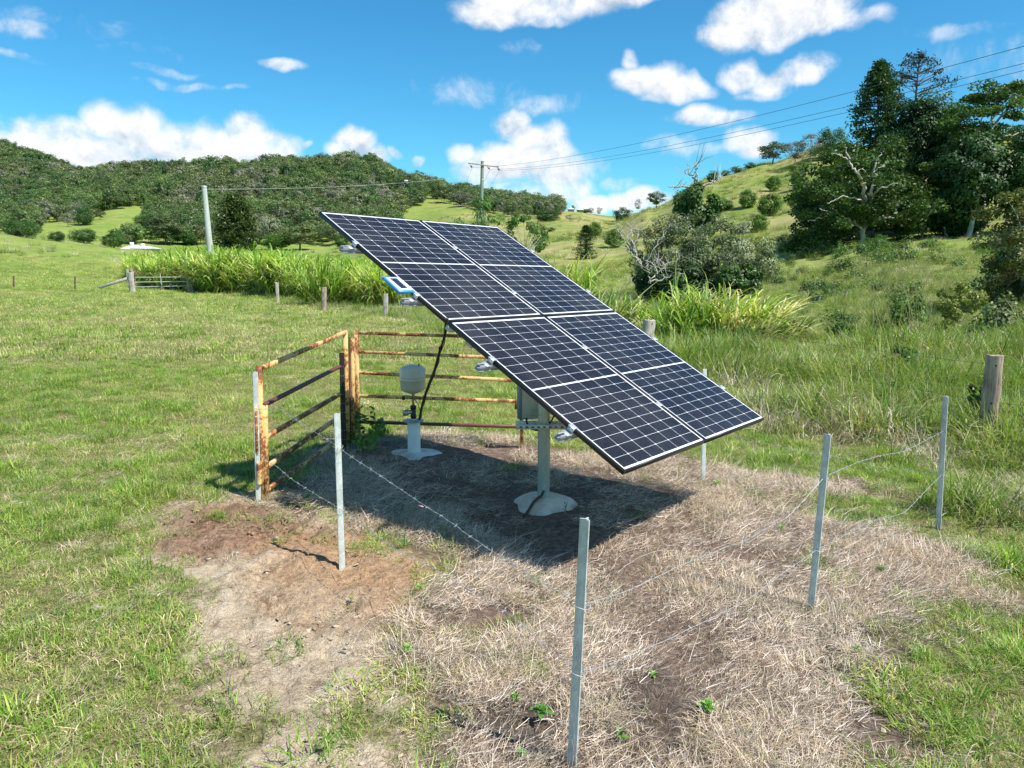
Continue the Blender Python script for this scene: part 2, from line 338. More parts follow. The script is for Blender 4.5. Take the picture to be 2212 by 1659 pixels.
# ------------------------------------------------------------------ builders
class B:
    def __init__(s): s.V = []; s.F = []; s.n = 0; s.mi = []; s.C = []
    def add(s, V, F, col=(1,1,1), mi=0):
        V = np.asarray(V, float).reshape(-1, 3); F = np.asarray(F, int)
        s.V.append(V); s.F.append(F+s.n); s.n += len(V)
        s.mi.append(np.full(len(F), mi, int))
        c = np.asarray(col, float)
        s.C.append(np.tile(c, (len(F), 1)) if c.ndim == 1 else c)
        return s
    def box(s, c, dims, ax=None, mi=0, col=(1,1,1), bev=.0):
        c = np.asarray(c, float); d = np.asarray(dims, float)/2
        ax = np.eye(3) if ax is None else np.asarray(ax, float)
        if bev <= 0:
            P = np.array([[x, y, z] for x in (-1,1) for y in (-1,1) for z in (-1,1)])*d
            F = [[0,1,3,2],[4,6,7,5],[0,4,5,1],[2,3,7,6],[0,2,6,4],[1,5,7,3]]
            return s.add(c+P@ax, F, col, mi)
        # bevelled along the first axis only in section: octagon prism + chamfered ends
        b = min(bev, d.min()*.9); V = []; 
        for x in (-1, 1):
            for e, k in ((b, 0), (0, b)):
                xx = x*(d[0]-(b if k == 0 else 0)) if False else x*(d[0]-(0 if k else b))
                pass
        secs = []
        for xx, sh in ((-d[0], b), (-d[0]+b, 0), (d[0]-b, 0), (d[0], b)):
            y, z = d[1]-sh, d[2]-sh; bb = b*.999
            secs.append([[xx, -y+bb, -z], [xx, y-bb, -z], [xx, y, -z+bb], [xx, y, z-bb], [xx, y-bb, z], [xx, -y+bb, z], [xx, -y, z-bb], [xx, -y, -z+bb]])
        V = np.array(secs).reshape(-1, 3); F = []
        for i in range(3):
            for j in range(8): F.append([i*8+j, i*8+(j+1) % 8, (i+1)*8+(j+1) % 8, (i+1)*8+j])
        s.add(c+V@ax, F, col, mi)
        s.add(c+V[:8]@ax, [[7,6,5,4],[7,4,3,0],[0,3,2,1]], col, mi); s.add(c+V[24:]@ax, [[4,5,6,7],[0,3,4,7],[1,2,3,0]], col, mi)
        return s
    def bar(s, a, b, w, h, up=(0,0,1), mi=0, col=(1,1,1), bev=0):
        a = np.asarray(a, float); b = np.asarray(b, float); d = b-a; l = np.linalg.norm(d); x = d/l
        y = np.cross(up, x); y /= np.linalg.norm(y); z = np.cross(x, y)
        return s.box((a+b)/2, (l, w, h), [x, y, z], mi, col, bev)
    def tube(s, P, r, sides=8, mi=0, col=(1,1,1), caps=True):
        P = np.asarray(P, float); n = len(P); r = np.full(n, r) if np.isscalar(r) else np.asarray(r, float)
        T = np.gradient(P, axis=0); T /= np.linalg.norm(T, axis=1)[:, None]+1e-12
        ref = np.array([0, 0, 1.]) if abs(T[0][2]) < .9 else np.array([1., 0, 0])
        A = np.cross(T, ref); A /= np.linalg.norm(A, axis=1)[:, None]+1e-9; Bv = np.cross(T, A)
        th = np.arange(sides)/sides*2*math.pi
        V = P[:, None]+r[:, None, None]*(np.cos(th)[None, :, None]*A[:, None]+np.sin(th)[None, :, None]*Bv[:, None])
        i = np.arange(n-1)[:, None]*sides; j = np.arange(sides)[None]; k = (j+1) % sides
        F = np.stack([i+j, i+k, i+sides+k, i+sides+j], -1).reshape(-1, 4)
        s.add(V.reshape(-1, 3), F, col, mi)
        if caps and sides >= 3:
            for idx in (0, n-1):
                c = P[idx]; Vc = np.vstack([V[idx], c[None]])
                s.add(Vc, [[q, (q+1) % sides, sides] for q in range(sides)], col, mi)
        return s
    def lathe(s, prof, c, sides=32, mi=0, col=(1,1,1)):
        prof = np.asarray(prof, float); th = np.arange(sides)/sides*2*math.pi; n = len(prof)
        V = np.stack([prof[:, :1]*np.cos(th)[None], prof[:, :1]*np.sin(th)[None], np.repeat(prof[:, 1:], sides, 1)], -1)+np.asarray(c, float)
        i = np.arange(n-1)[:, None]*sides; j = np.arange(sides)[None]; k = (j+1) % sides
        F = np.stack([i+j, i+k, i+sides+k, i+sides+j], -1).reshape(-1, 4)
        return s.add(V.reshape(-1, 3), F, col, mi)
    def mesh(s, name, mats, smooth=False, colors=False):
        V = np.vstack(s.V); m = bpy.data.meshes.new(name)
        sizes = np.concatenate([np.full(len(f), f.shape[1], int) for f in s.F]); loops = np.concatenate([f.ravel() for f in s.F])
        m.vertices.add(len(V)); m.vertices.foreach_set('co', V.ravel().astype(np.float32))
        m.loops.add(len(loops)); m.loops.foreach_set('vertex_index', loops.astype(np.int32))
        m.polygons.add(len(sizes)); st = np.concatenate([[0], np.cumsum(sizes)[:-1]])
        m.polygons.foreach_set('loop_start', st.astype(np.int32)); m.polygons.foreach_set('loop_total', sizes.astype(np.int32))
        m.polygons.foreach_set('material_index', np.concatenate(s.mi).astype(np.int32))
        if smooth: m.polygons.foreach_set('use_smooth', np.ones(len(sizes), bool))
        for x in (mats if isinstance(mats, (list, tuple)) else [mats]): m.materials.append(x)
        if colors:
            c = np.concatenate(s.C); a = m.attributes.new('Col', 'FLOAT_COLOR', 'CORNER')
            cc = np.repeat(np.hstack([c, np.ones((len(c), 1))]), sizes, axis=0)
            a.data.foreach_set('color', cc.ravel().astype(np.float32))
        m.update(calc_edges=True); m.validate(); return m
    def obj(s, name, mats, parent=None, smooth=False, colors=False, origin=None):
        if origin is not None:
            s.V = [v-np.asarray(origin) for v in s.V]
        o = bpy.data.objects.new(name, s.mesh(name, mats, smooth, colors)); COL.objects.link(o)
        if origin is not None: o.location = origin
        if parent is not None:
            o.parent = parent; 
            o.matrix_parent_inverse = Matrix.Translation(-Vector(parent.location)) if parent.rotation_euler.z == 0 else (Matrix.LocRotScale(parent.location, parent.rotation_euler, parent.scale)).inverted()
        return o
def tag(o, label=None, cat=None, group=None, kind=None):
    if label: o['label'] = label
    if cat: o['category'] = cat
    if group: o['group'] = group
    if kind: o['kind'] = kind
    return o
def thing(name, loc, label, cat, group=None):
    o = bpy.data.objects.new(name, None); o.empty_display_size = .1; o.location = tuple(loc); COL.objects.link(o)
    return tag(o, label, cat, group)
def local(o, mesh_obj, parent):      # part built in the thing's own space
    mesh_obj.parent = parent; return mesh_obj
def part(b, name, mats, parent, smooth=False, colors=False):
    o = bpy.data.objects.new(name, b.mesh(name, mats, smooth, colors)); COL.objects.link(o); o.parent = parent; return o
def copy_thing(src, loc, rz, scale, label, group=None, sz=None):
    r = src.copy(); COL.objects.link(r); r.location = tuple(loc); r.rotation_euler = (0, 0, rz); r.scale = (scale, scale, sz if sz else scale)
    r['label'] = label
    if group: r['group'] = group
    elif 'group' in r.keys(): del r['group']
    for ch in src.children:
        c = ch.copy(); COL.objects.link(c); c.parent = r
    return r

# ------------------------------------------------------------------ scattering for uncountable ground cover
def scatter(name, protos, P, rot, scl, idx, label, cat):
    me = bpy.data.meshes.new(name); me.vertices.add(len(P)); me.vertices.foreach_set('co', np.asarray(P, np.float32).ravel())
    a = me.attributes.new('rot', 'FLOAT_VECTOR', 'POINT'); a.data.foreach_set('vector', np.asarray(rot, np.float32).ravel())
    s = np.asarray(scl, np.float32); s = np.repeat(s[:, None], 3, 1) if s.ndim == 1 else s
    a = me.attributes.new('scl', 'FLOAT_VECTOR', 'POINT'); a.data.foreach_set('vector', s.ravel())
    a = me.attributes.new('idx', 'INT', 'POINT'); a.data.foreach_set('value', np.asarray(idx, np.int32))
    me.update()
    o = bpy.data.objects.new(name, me); COL.objects.link(o); tag(o, label, cat, kind='stuff')
    ng = bpy.data.node_groups.new(name+'_scatter', 'GeometryNodeTree')
    ng.interface.new_socket('Geometry', in_out='INPUT', socket_type='NodeSocketGeometry'); ng.interface.new_socket('Geometry', in_out='OUTPUT', socket_type='NodeSocketGeometry')
    gi = ng.nodes.new('NodeGroupInput'); go = ng.nodes.new('NodeGroupOutput'); j = ng.nodes.new('GeometryNodeJoinGeometry')
    def at_(nm, t):
        n = ng.nodes.new('GeometryNodeInputNamedAttribute'); n.data_type = t; n.inputs[0].default_value = nm; return n.outputs[0]
    ra, sa, ia = at_('rot', 'FLOAT_VECTOR'), at_('scl', 'FLOAT_VECTOR'), at_('idx', 'INT')
    e2r = ng.nodes.new('FunctionNodeEulerToRotation'); ng.links.new(ra, e2r.inputs[0])
    for k, pr in enumerate(protos):
        oi = ng.nodes.new('GeometryNodeObjectInfo'); oi.inputs['Object'].default_value = pr; oi.inputs['As Instance'].default_value = True
        cmp = ng.nodes.new('FunctionNodeCompare'); cmp.data_type = 'INT'; cmp.operation = 'EQUAL'
        ints = [q for q in cmp.inputs if q.type == 'INT']; ng.links.new(ia, ints[0]); ints[1].default_value = k
        ip = ng.nodes.new('GeometryNodeInstanceOnPoints')
        ng.links.new(gi.outputs[0], ip.inputs['Points']); ng.links.new(cmp.outputs[0], ip.inputs['Selection']); ng.links.new(oi.outputs['Geometry'], ip.inputs['Instance'])
        ng.links.new(e2r.outputs[0], ip.inputs['Rotation']); ng.links.new(sa, ip.inputs['Scale']); ng.links.new(ip.outputs[0], j.inputs[0])
    ng.links.new(j.outputs[0], go.inputs[0])
    md = o.modifiers.new('scatter', 'NODES'); md.node_group = ng
    return o
def proto(b, name, mat, colors=True):
    return bpy.data.objects.new(name, b.mesh(name, mat, False, colors))

# ------------------------------------------------------------------ blades
GREEN = np.array([[.19,.34,.035],[.255,.41,.05],[.33,.455,.07],[.39,.47,.10],[.13,.27,.03]])
YEL = np.array([[.40,.42,.12],[.47,.45,.17],[.52,.47,.22]])
STRAW = np.array([[.74,.59,.37],[.64,.50,.31],[.80,.68,.48],[.50,.37,.25]])
GREYST = np.array([[.78,.67,.55],[.64,.54,.44],[.84,.74,.63],[.44,.36,.29],[.92,.83,.73],[.25,.20,.16]])
def pick(rs, sets, w, n):
    w = np.array(w, float); w /= w.sum(); k = rs.choice(len(sets), n, p=w); out_ = np.zeros((n, 3))
    for i, st in enumerate(sets):
        m = k == i
        if m.any(): out_[m] = st[rs.randint(0, len(st), m.sum())]
    return out_*(rs.uniform(.82, 1.18, n)[:, None])
def blades(n, rs, rad, l0, l1, w, lean, cols, seg=3, curl=.7, base_h=0., flat=False, droop=None):
    th = rs.uniform(0, 2*math.pi, n); rr = rad*np.sqrt(rs.uniform(0, 1, n))
    bx, by = rr*np.cos(th), rr*np.sin(th)
    az = th+rs.normal(0, 1.0, n); ln = rs.uniform(l0, l1, n)
    tilt = np.clip(np.abs(rs.normal(lean, lean*.5, n)), 0, 1.5)
    if flat: az = rs.uniform(0, 2*math.pi, n); tilt = rs.uniform(1.15, 1.58, n)
    cu = rs.uniform(0, curl, n)*(-.3 if flat else 1)
    P = np.zeros((n, seg+1, 3)); P[:, 0] = np.stack([bx, by, np.full(n, base_h)+(rs.uniform(0, .035, n) if flat else 0)], -1)
    t = tilt.copy()
    for k in range(seg):
        st = ln/seg
        P[:, k+1] = P[:, k]+np.stack([np.sin(t)*np.cos(az), np.sin(t)*np.sin(az), np.cos(t)], -1)*st[:, None]
        t = t+cu*(1.0+k*.6); 
        if flat: az = az+rs.normal(0, .35, n)
    side = np.stack([-np.sin(az), np.cos(az), np.zeros(n)], -1)
    if flat: side = side*.6; side[:, 2] = .8
    ww = w*rs.uniform(.6, 1.3, n)
    prof = [1-(k/seg)**1.6*.85 for k in range(seg+1)]
    V = np.zeros((n, (seg+1)*2, 3))
    for k in range(seg+1):
        V[:, 2*k] = P[:, k]-side*(ww*prof[k]/2)[:, None]; V[:, 2*k+1] = P[:, k]+side*(ww*prof[k]/2)[:, None]
    F = []
    for k in range(seg): F.append([2*k, 2*k+1, 2*k+3, 2*k+2])
    F = (np.array(F)[None]+(np.arange(n)*(seg+1)*2)[:, None, None]).reshape(-1, 4)
    return V.reshape(-1, 3), F, np.repeat(cols, seg, axis=0)

# ------------------------------------------------------------------ the ground sheet
def build_ground():
    A = math.radians(72)
    t = np.linspace(-1, 1, 1300); ang = A*(t*.5+.5*t**3)
    r = [6.0]
    while r[-1] < 21.5: r.append(r[-1]+.3)
    while r[-1] < 32: r.append(r[-1]+.035)
    while r[-1] < 44: r.append(r[-1]+.08)
    while r[-1] < 1700: r.append(r[-1]*1.0125)
    r = np.array(r); RR, AA = np.meshgrid(r, ang, indexing='ij')
    x = RR*np.sin(AA); y = RR*np.cos(AA)-20
    X = x.ravel(); Y = y.ravel(); Z = H(X, Y)
    near = (Y < 40) & (np.abs(X) < 40)
    mA = np.zeros((len(X), 4)); mB = np.zeros((len(X), 4)); mA[:, 3] = 1; mB[:, 3] = 1
    d, s, rd, og, dk, tl = masks(X[near], Y[near])
    mA[near, 0] = d; mA[near, 1] = s; mA[near, 2] = rd; mB[near, 0] = og; mB[near, 1] = dk
    pc = 1106+FP/cp*X/np.maximum(Y, 1)
    mB[:, 2] = np.clip((pc-880)/150, 0, 1)*np.clip((Y-55)/40, 0, 1)
    # clods and hoof prints on the bare soil, small humps elsewhere
    zz = np.zeros(len(X)); xn, yn = X[near], Y[near]
    clod = (fbm(xn*8, yn*8, 91, 3)-.5)*.085+np.minimum(np.abs(fbm(xn*4.5, yn*4.5, 95, 3)-.5), .035)*1.1+np.maximum(fbm(xn*3.2, yn*3.2, 92, 4)-.5, 0)*.16-.055
    zz[near] = clod*s+(fbm(xn*4, yn*4, 93, 3)-.5)*.045*(1-s)
    zz[near] += (fbm(xn*1.1, yn*1.1, 44, 2)-.5)*.10*d
    zz[near] -= .10*np.clip((fbm(xn*1.7+31, yn*1.7, 66, 3)-.60)*8, 0, 1)*np.maximum(dk, rd*.8)
    V = np.stack([X, Y, Z+zz], -1)
    nr, na = RR.shape
    i = np.arange(nr-1)[:, None]*na+np.arange(na-1)[None]
    F = np.stack([i, i+1, i+na+1, i+na], -1).reshape(-1, 4)[:, ::-1]
    b = B(); b.add(V, F)
    o = b.obj('ground', M['ground'], smooth=True); me = o.data
    for nm, m in (('MaskA', mA), ('MaskB', mB)):
        a = me.attributes.new(nm, 'FLOAT_COLOR', 'POINT'); a.data.foreach_set('color', m.astype(np.float32).ravel())
    tag(o, kind='structure')
build_ground()

# ------------------------------------------------------------------ grass prototypes
def tuft(seed, n, rad, l0, l1, w, lean, wts, seg=3, curl=.7, flat=False, sets=(GREEN, YEL, STRAW)):
    rs = R_(seed); b = B(); V, F, C = blades(n, rs, rad, l0, l1, w, lean, pick(rs, sets, wts, n), seg, curl, flat=flat); b.add(V, F, C); return b
short = [proto(tuft(1, 95, .13, .03, .09, .0045, .9, (7,2.5,1.8)), 'grass_tuft', M['grass']),
         proto(tuft(2, 95, .14, .025, .075, .0045, 1.1, (5,3,3)), 'grass_tuft', M['grass']),
         proto(tuft(3, 85, .12, .04, .12, .005, .8, (8,2,1)), 'grass_tuft', M['grass']),
         proto(tuft(4, 70, .15, .03, .10, .0042, 1.2, (2,3,7)), 'grass_tuft', M['straw']),
         proto(tuft(5, 60, .06, .08, .20, .006, .6, (9,2,1)), 'grass_tuft', M['grass'])]
coarse = [proto(tuft(11, 90, .40, .06, .18, .014, .9, (5,3,2.6)), 'grass_tuft', M['grass']),
          proto(tuft(12, 95, .40, .05, .14, .014, 1.05, (2.5,3,6)), 'grass_tuft', M['grass']),
          proto(tuft(13, 75, .36, .10, .28, .018, .7, (7,2,1)), 'grass_tuft', M['grass'])]
SG = (GREEN, YEL, STRAW, GREYST)
straw = [proto(tuft(21, 100, .18, .04, .16, .0030, 1.3, (0,0,3,9), flat=True, sets=SG), 'straw', M['straw']),
         proto(tuft(22, 90, .16, .03, .12, .0033, 1.3, (0,0,1,9), flat=True, sets=SG), 'straw', M['straw']),
         proto(tuft(23, 80, .12, .04, .13, .0030, 1.25, (.2,.4,4,8), sets=SG), 'straw', M['straw']),
         proto(tuft(24, 22, .25, .15, .34, .0036, 1.3, (0,0,3,7), flat=True, sets=SG), 'straw', M['straw']),
         proto(tuft(25, 80, .12, .07, .17, .0032, 1.05, (.6,.6,5,8), sets=SG), 'straw', M['straw'])]
GRD = GREEN*np.array([.74,.76,.8])
LS3 = (GRD, YEL*.85, STRAW*.8, GREYST*.8)
lush = [proto(tuft(31, 100, .18, .14, .38, .0075, .65, (8,2,2,.6), seg=4, curl=.55, sets=LS3), 'tall_grass', M['grass']),
        proto(tuft(32, 100, .20, .12, .34, .0065, .85, (5,2.5,3,1), seg=4, curl=.6, sets=LS3), 'tall_grass', M['grass']),
        proto(tuft(33, 100, .20, .10, .28, .0055, 1.0, (1,1.5,7), seg=4, curl=.6, sets=(GREEN,YEL,GREYST)), 'tall_grass', M['straw']),
        proto(tuft(34, 65, .14, .22, .52, .009, .55, (9,2,.6,.2), seg=4, curl=.55, sets=LS3), 'tall_grass', M['grass'])]
def rand_pts(rs, dens, Y0, Y1, um=.80):
    area = um*(Y1**2-Y0**2); n = int(area*dens)
    y = np.sqrt(rs.uniform(Y0**2, Y1**2, n)); x = rs.uniform(-um, um, n)*y
    return x, y
def in_view(x, y, z, m=120):
    px, py, d = project(np.stack([x, y, z], -1)); return (px > -m) & (px < 2212+m) & (py < 1659+m*2) & (py > -50) & (d > .5)
def rots(rs, n, tilt=.15):
    return np.stack([rs.normal(0, tilt, n), rs.normal(0, tilt, n), rs.uniform(0, 6.283, n)], -1)

def grass_cover():
    rs = R_(77); P = []; Sx = []; I = []; Ro = []
    LP = []; LS = []; LI = []; DP = []; DS = []; DI = []
    for (Y0, Y1, dens) in ((1.6, 9, 230), (9, 16, 120)):
        x, y = rand_pts(rs, dens, Y0, Y1)
        d, s, rd, og, dk, tl = masks(x, y); z = H(x, y); ok = in_view(x, y, z)
        n = len(x); u = rs.uniform(0, 1, n)
        patch = fbm(x*.9, y*.9, 3, 3); drypatch = fbm(x*.5+9, y*.5, 61, 3)
        clumpy = fbm(x*3.2, y*3.2, 12, 2)
        p_grass = (1-d)*(1-s)**1.3*(1-.55*dk)*(1-tl*.9)
        p_grass = p_grass*np.clip(.7+.9*(patch-.35)*2.5, .62, 1)
        # a few live tufts survive in the bare and sprayed ground
        p_grass = np.maximum(p_grass, s*.5*(fbm(x*5, y*5, 13, 2) > .72)*(1-og*.8)); p_grass = np.maximum(p_grass, d*.30*(fbm(x*3.7, y*3.7, 17, 2) > .74)*(1-dk))
        g = ok & (u < p_grass)
        i = np.where(drypatch > .57, rs.choice([1,3,0,1,0], n), rs.choice([0,0,1,2,0,2,1,1,0,0,2,4,3], n))
        i = np.where((s > .4), rs.choice([0,2,1], n), i)
        sc = rs.uniform(.5, .95, n)*(1+.45*np.clip((fbm(x*2.3, y*2.3, 27, 3)-.52)*8, 0, 1))*(1 if Y0 < 9 else 1.15)
        P.append(np.stack([x, y, z-.01], -1)[g]); Sx.append(sc[g]); I.append(i[g])
        u2 = rs.uniform(0, 1, n); g2 = ok & (u2 < tl*(.5 if Y0 < 9 else .7))
        li = np.where(fbm(x*.8, y*.8, 70, 3) > .53, rs.choice([1,2,2,0], n), rs.choice([0,0,1,3,1,0], n)); li = np.where((sdf(P_BROWN, x, y) > 0) & (rs.uniform(0, 1, n) < .75), 2, li)
        LP.append(np.stack([x, y, z-.02], -1)[g2]); LS.append((rs.uniform(.8, 1.6, n)*(.5+1.6*fbm(x*.9, y*.9, 71, 2))*np.clip(.6+(y-7)/14, .6, 1.15))[g2]); LI.append(li[g2])
    # denser dead straw
    x, y = rand_pts(rs, 330, 1.6, 12, .72); d, s, rd, og, dk, tl = masks(x, y); z = H(x, y); ok = in_view(x, y, z)
    n = len(x); u = rs.uniform(0, 1, n)
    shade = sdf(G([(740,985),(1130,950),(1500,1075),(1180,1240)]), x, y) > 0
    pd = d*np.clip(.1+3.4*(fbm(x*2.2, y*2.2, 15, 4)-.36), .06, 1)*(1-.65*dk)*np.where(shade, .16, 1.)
    for (qx, qy) in ((1174,1092),(895,985)):
        q = gp(qx, qy); pd = pd*(np.hypot(x-q[0], y-q[1]) > .36); s = s*(np.hypot(x-q[0], y-q[1]) > .36)
    pd = np.maximum(pd, (1-d)*(1-s)*.10*(y < 9)); pd = np.maximum(pd, s*.03)
    g = ok & (u < pd); i = rs.choice([0,1,1,2,0,0,1,2,3], n); i = np.where((fbm(x*1.1, y*1.1, 19, 3) > .56), rs.choice([4,2,0,4], n), i)
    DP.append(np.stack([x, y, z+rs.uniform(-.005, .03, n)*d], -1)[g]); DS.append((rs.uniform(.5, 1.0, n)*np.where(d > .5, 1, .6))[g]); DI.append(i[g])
    Pn = np.vstack(P); scatter('short_grass', short, Pn, rots(rs, len(Pn)), np.concatenate(Sx), np.concatenate(I), 'short green and yellow paddock grass around the pump enclosure', 'grass')
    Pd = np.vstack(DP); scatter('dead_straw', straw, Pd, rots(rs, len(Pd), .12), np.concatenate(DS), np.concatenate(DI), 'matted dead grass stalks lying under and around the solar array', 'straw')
    # mid and far paddock
    P2 = []; S2 = []; I2 = []
    for (Y0, Y1, dens, sc0) in ((16, 34, 13.0, .9), (34, 62, 4.5, 1.2), (62, 110, 1.1, 1.8)):
        x, y = rand_pts(rs, dens, Y0, Y1, .76); z = H(x, y); ok = in_view(x, y, z, 60); n = len(x)
        if Y0 < 34: tl = masks(x, y)[5]
        else: tl = np.clip(sdf(P_TALL, x, y)/1.0+.5, 0, 1)
        pc = 1106+FP/cp*x/y
        patch = fbm(x*.25, y*.25, 41, 3)*.6+fbm(x*1.3, y*1.3, 42, 2)*.4
        g = ok & (rs.uniform(0, 1, n) > tl) & (rs.uniform(0, 1, n) < np.clip(.6+(patch-.4)*2, .5, 1)) & ((pc < 1500) | (y < 60))
        i = np.where(patch > .54, rs.choice([1,1,0], n), rs.choice([0,2,0], n))
        P2.append(np.stack([x, y, z-.02], -1)[g]); S2.append((sc0*rs.uniform(.7, 1.2, n))[g]); I2.append(i[g])
        g = ok & (rs.uniform(0, 1, n) < tl) & (y < 60) & (rs.uniform(0, 1, n) < .9)
        li = np.where(fbm(x*.5, y*.5, 70, 3) > .52, rs.choice([1,2,0], n), rs.choice([0,0,3,1], n))
        LP.append(np.stack([x, y, z-.03], -1)[g]); LS.append((np.clip(sc0, 1, 1.5)*rs.uniform(.8, 1.35, n))[g]); LI.append(li[g])
    P2 = np.vstack(P2); scatter('paddock_grass', coarse, P2, rots(rs, len(P2)), np.concatenate(S2), np.concatenate(I2), 'grazed pasture grass of the paddock beyond the gates', 'grass')
    Pl = np.vstack(LP); scatter('tall_grass', lush, Pl, rots(rs, len(Pl), .2), np.concatenate(LS), np.concatenate(LI), 'tall unmown grass beyond the timber post fence', 'grass')
grass_cover()

def slope_cover():
    rs = R_(88); P = []; S = []; I = []
    for Y0, Y1, dn, sc in ((55, 110, .9, 2.1), (110, 300, .16, 3.6)):
        x, y = rand_pts(rs, dn, Y0, Y1, .76); z = H(x, y); n = len(x); pc = 1106+FP/cp*x/y; pt = fbm(x/9, y/9, 23, 4)
        g = in_view(x, y, z, 40) & ((pc > 900) | (y > 110)) & (rs.uniform(0, 1, n) < np.clip((pt-.36)*4.5, .05, 1)); g &= ~((y > 210) & (pc < 860))
        P.append(np.stack([x, y, z-.05], -1)[g]); S.append((sc*rs.uniform(.6, 1.3, n))[g]); I.append(np.where(fbm(x/14, y/14, 29, 3) > .52, rs.choice([1,2,2], n), rs.choice([0,1,3], n))[g])
    P = np.vstack(P); scatter('slope_grass', lush, P, rots(rs, len(P), .1), np.concatenate(S), np.concatenate(I), 'rough tussock grass on the far slopes', 'grass')
slope_cover()

# soil clods
def clods():
    rs = R_(5); pr = []
    for k in range(3):
        b = B(); n = 8; th = np.arange(n)/n*6.283
        prof = [(0.0, .35), (.55, .5), (1, .05), (.8, -.3)]
        V = []; 
        for (r, z) in prof:
            for t in th: q = rs.uniform(.45, 1.35); V.append((r*math.cos(t)*q, r*math.sin(t)*q, z*rs.uniform(.7, 1.2)))
        F = [[i*n+j, i*n+(j+1) % n, (i+1)*n+(j+1) % n, (i+1)*n+j] for i in range(3) for j in range(n)]
        c = [(.34,.26,.18), (.46,.37,.26), (.30,.18,.11)][k]
        b.add(np.array(V), F, c); pr.append(proto(b, 'clod', M['clod']))
    x, y = rand_pts(rs, 300, 1.8, 9, .7); d, s, rd, og, dk, tl = masks(x, y); z = H(x, y); ok = in_view(x, y, z)
    dens = np.maximum(s*.75, np.maximum(rd*.9*s, dk*.4))*np.clip((fbm(x*2, y*2, 8, 3)-.35)*3, .12, 1)+d*.08
    g = ok & (rs.uniform(0, 1, len(x)) < dens)
    P = np.stack([x, y, z-.012], -1)[g]; n = len(P)
    sc = (.005+.017*rs.uniform(0, 1, n)**4)[:, None]*rs.uniform(.6, 1.4, (n, 3))*np.array([1, 1, .6])
    idx = np.where(rd[g] > .5, 2, rs.randint(0, 2, n))
    scatter('soil_clods', pr, P, rots(rs, n, .3), sc, idx, 'small dry clods and pebbles on the trampled bare soil', 'soil clods')
m_, nt_ = newmat('clod_earth'); a_ = N(nt_, 'ShaderNodeAttribute', attribute_name='Col'); p_ = N(nt_, 'ShaderNodeBsdfPrincipled'); L(nt_, a_.outputs[0], p_.inputs['Base Color']); p_.inputs['Roughness'].default_value = .95; out(nt_, p_.outputs[0]); M['clod'] = m_
clods()

# ------------------------------------------------------------------ tall cane grass
CANE = np.array([[.26,.44,.05],[.38,.54,.07],[.17,.31,.035],[.52,.60,.12]])
CANEY = np.array([[.62,.63,.22],[.70,.68,.40],[.62,.54,.28]])
def cane(seed, stems, rad, h, leafw, lean=(0,0), yel=2.0, lpl=7, out_lean=.16, ll=1.0):
    rs = R_(seed); b = B()
    for s in range(stems):
        th = rs.uniform(0, 6.283); r = rad*math.sqrt(rs.uniform()); hh = h*rs.uniform(.6, 1.0)
        ox, oy = r*math.cos(th), r*math.sin(th)
        lx, ly = lean[0]+out_lean*math.cos(th)*r/rad+rs.normal(0, .07), lean[1]+out_lean*math.sin(th)*r/rad+rs.normal(0, .07)
        for k in range(lpl):
            f = rs.uniform(.05, .8)**.8; z0 = f*hh*.72
            p = np.array([ox+lx*z0, oy+ly*z0, z0]); az = rs.uniform(0, 6.283); ln = hh*rs.uniform(.35, .62)*ll
            t = rs.uniform(.12, .8) if rs.rand() < .8 else rs.uniform(.8, 1.5); w = leafw*rs.uniform(.7, 1.2); cu = rs.uniform(.15, .85)
            pts = [p]; 
            for q in range(4):
                d = np.array([math.sin(t)*math.cos(az)+lx, math.sin(t)*math.sin(az)+ly, math.cos(t)]); p = p+d*ln/4; pts.append(p); t += cu*(q+1)*.35
            side = np.array([-math.sin(az), math.cos(az), 0])
            V = []; 
            for q, pp in enumerate(pts):
                ww = w*(1, 1, .85, .6, .06)[q]/2; V += [pp-side*ww, pp+side*ww]
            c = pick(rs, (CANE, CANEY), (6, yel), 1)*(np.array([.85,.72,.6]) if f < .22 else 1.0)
            b.add(V, [[2*q, 2*q+1, 2*q+3, 2*q+2] for q in range(4)], np.repeat(c, 4, 0))
    return b
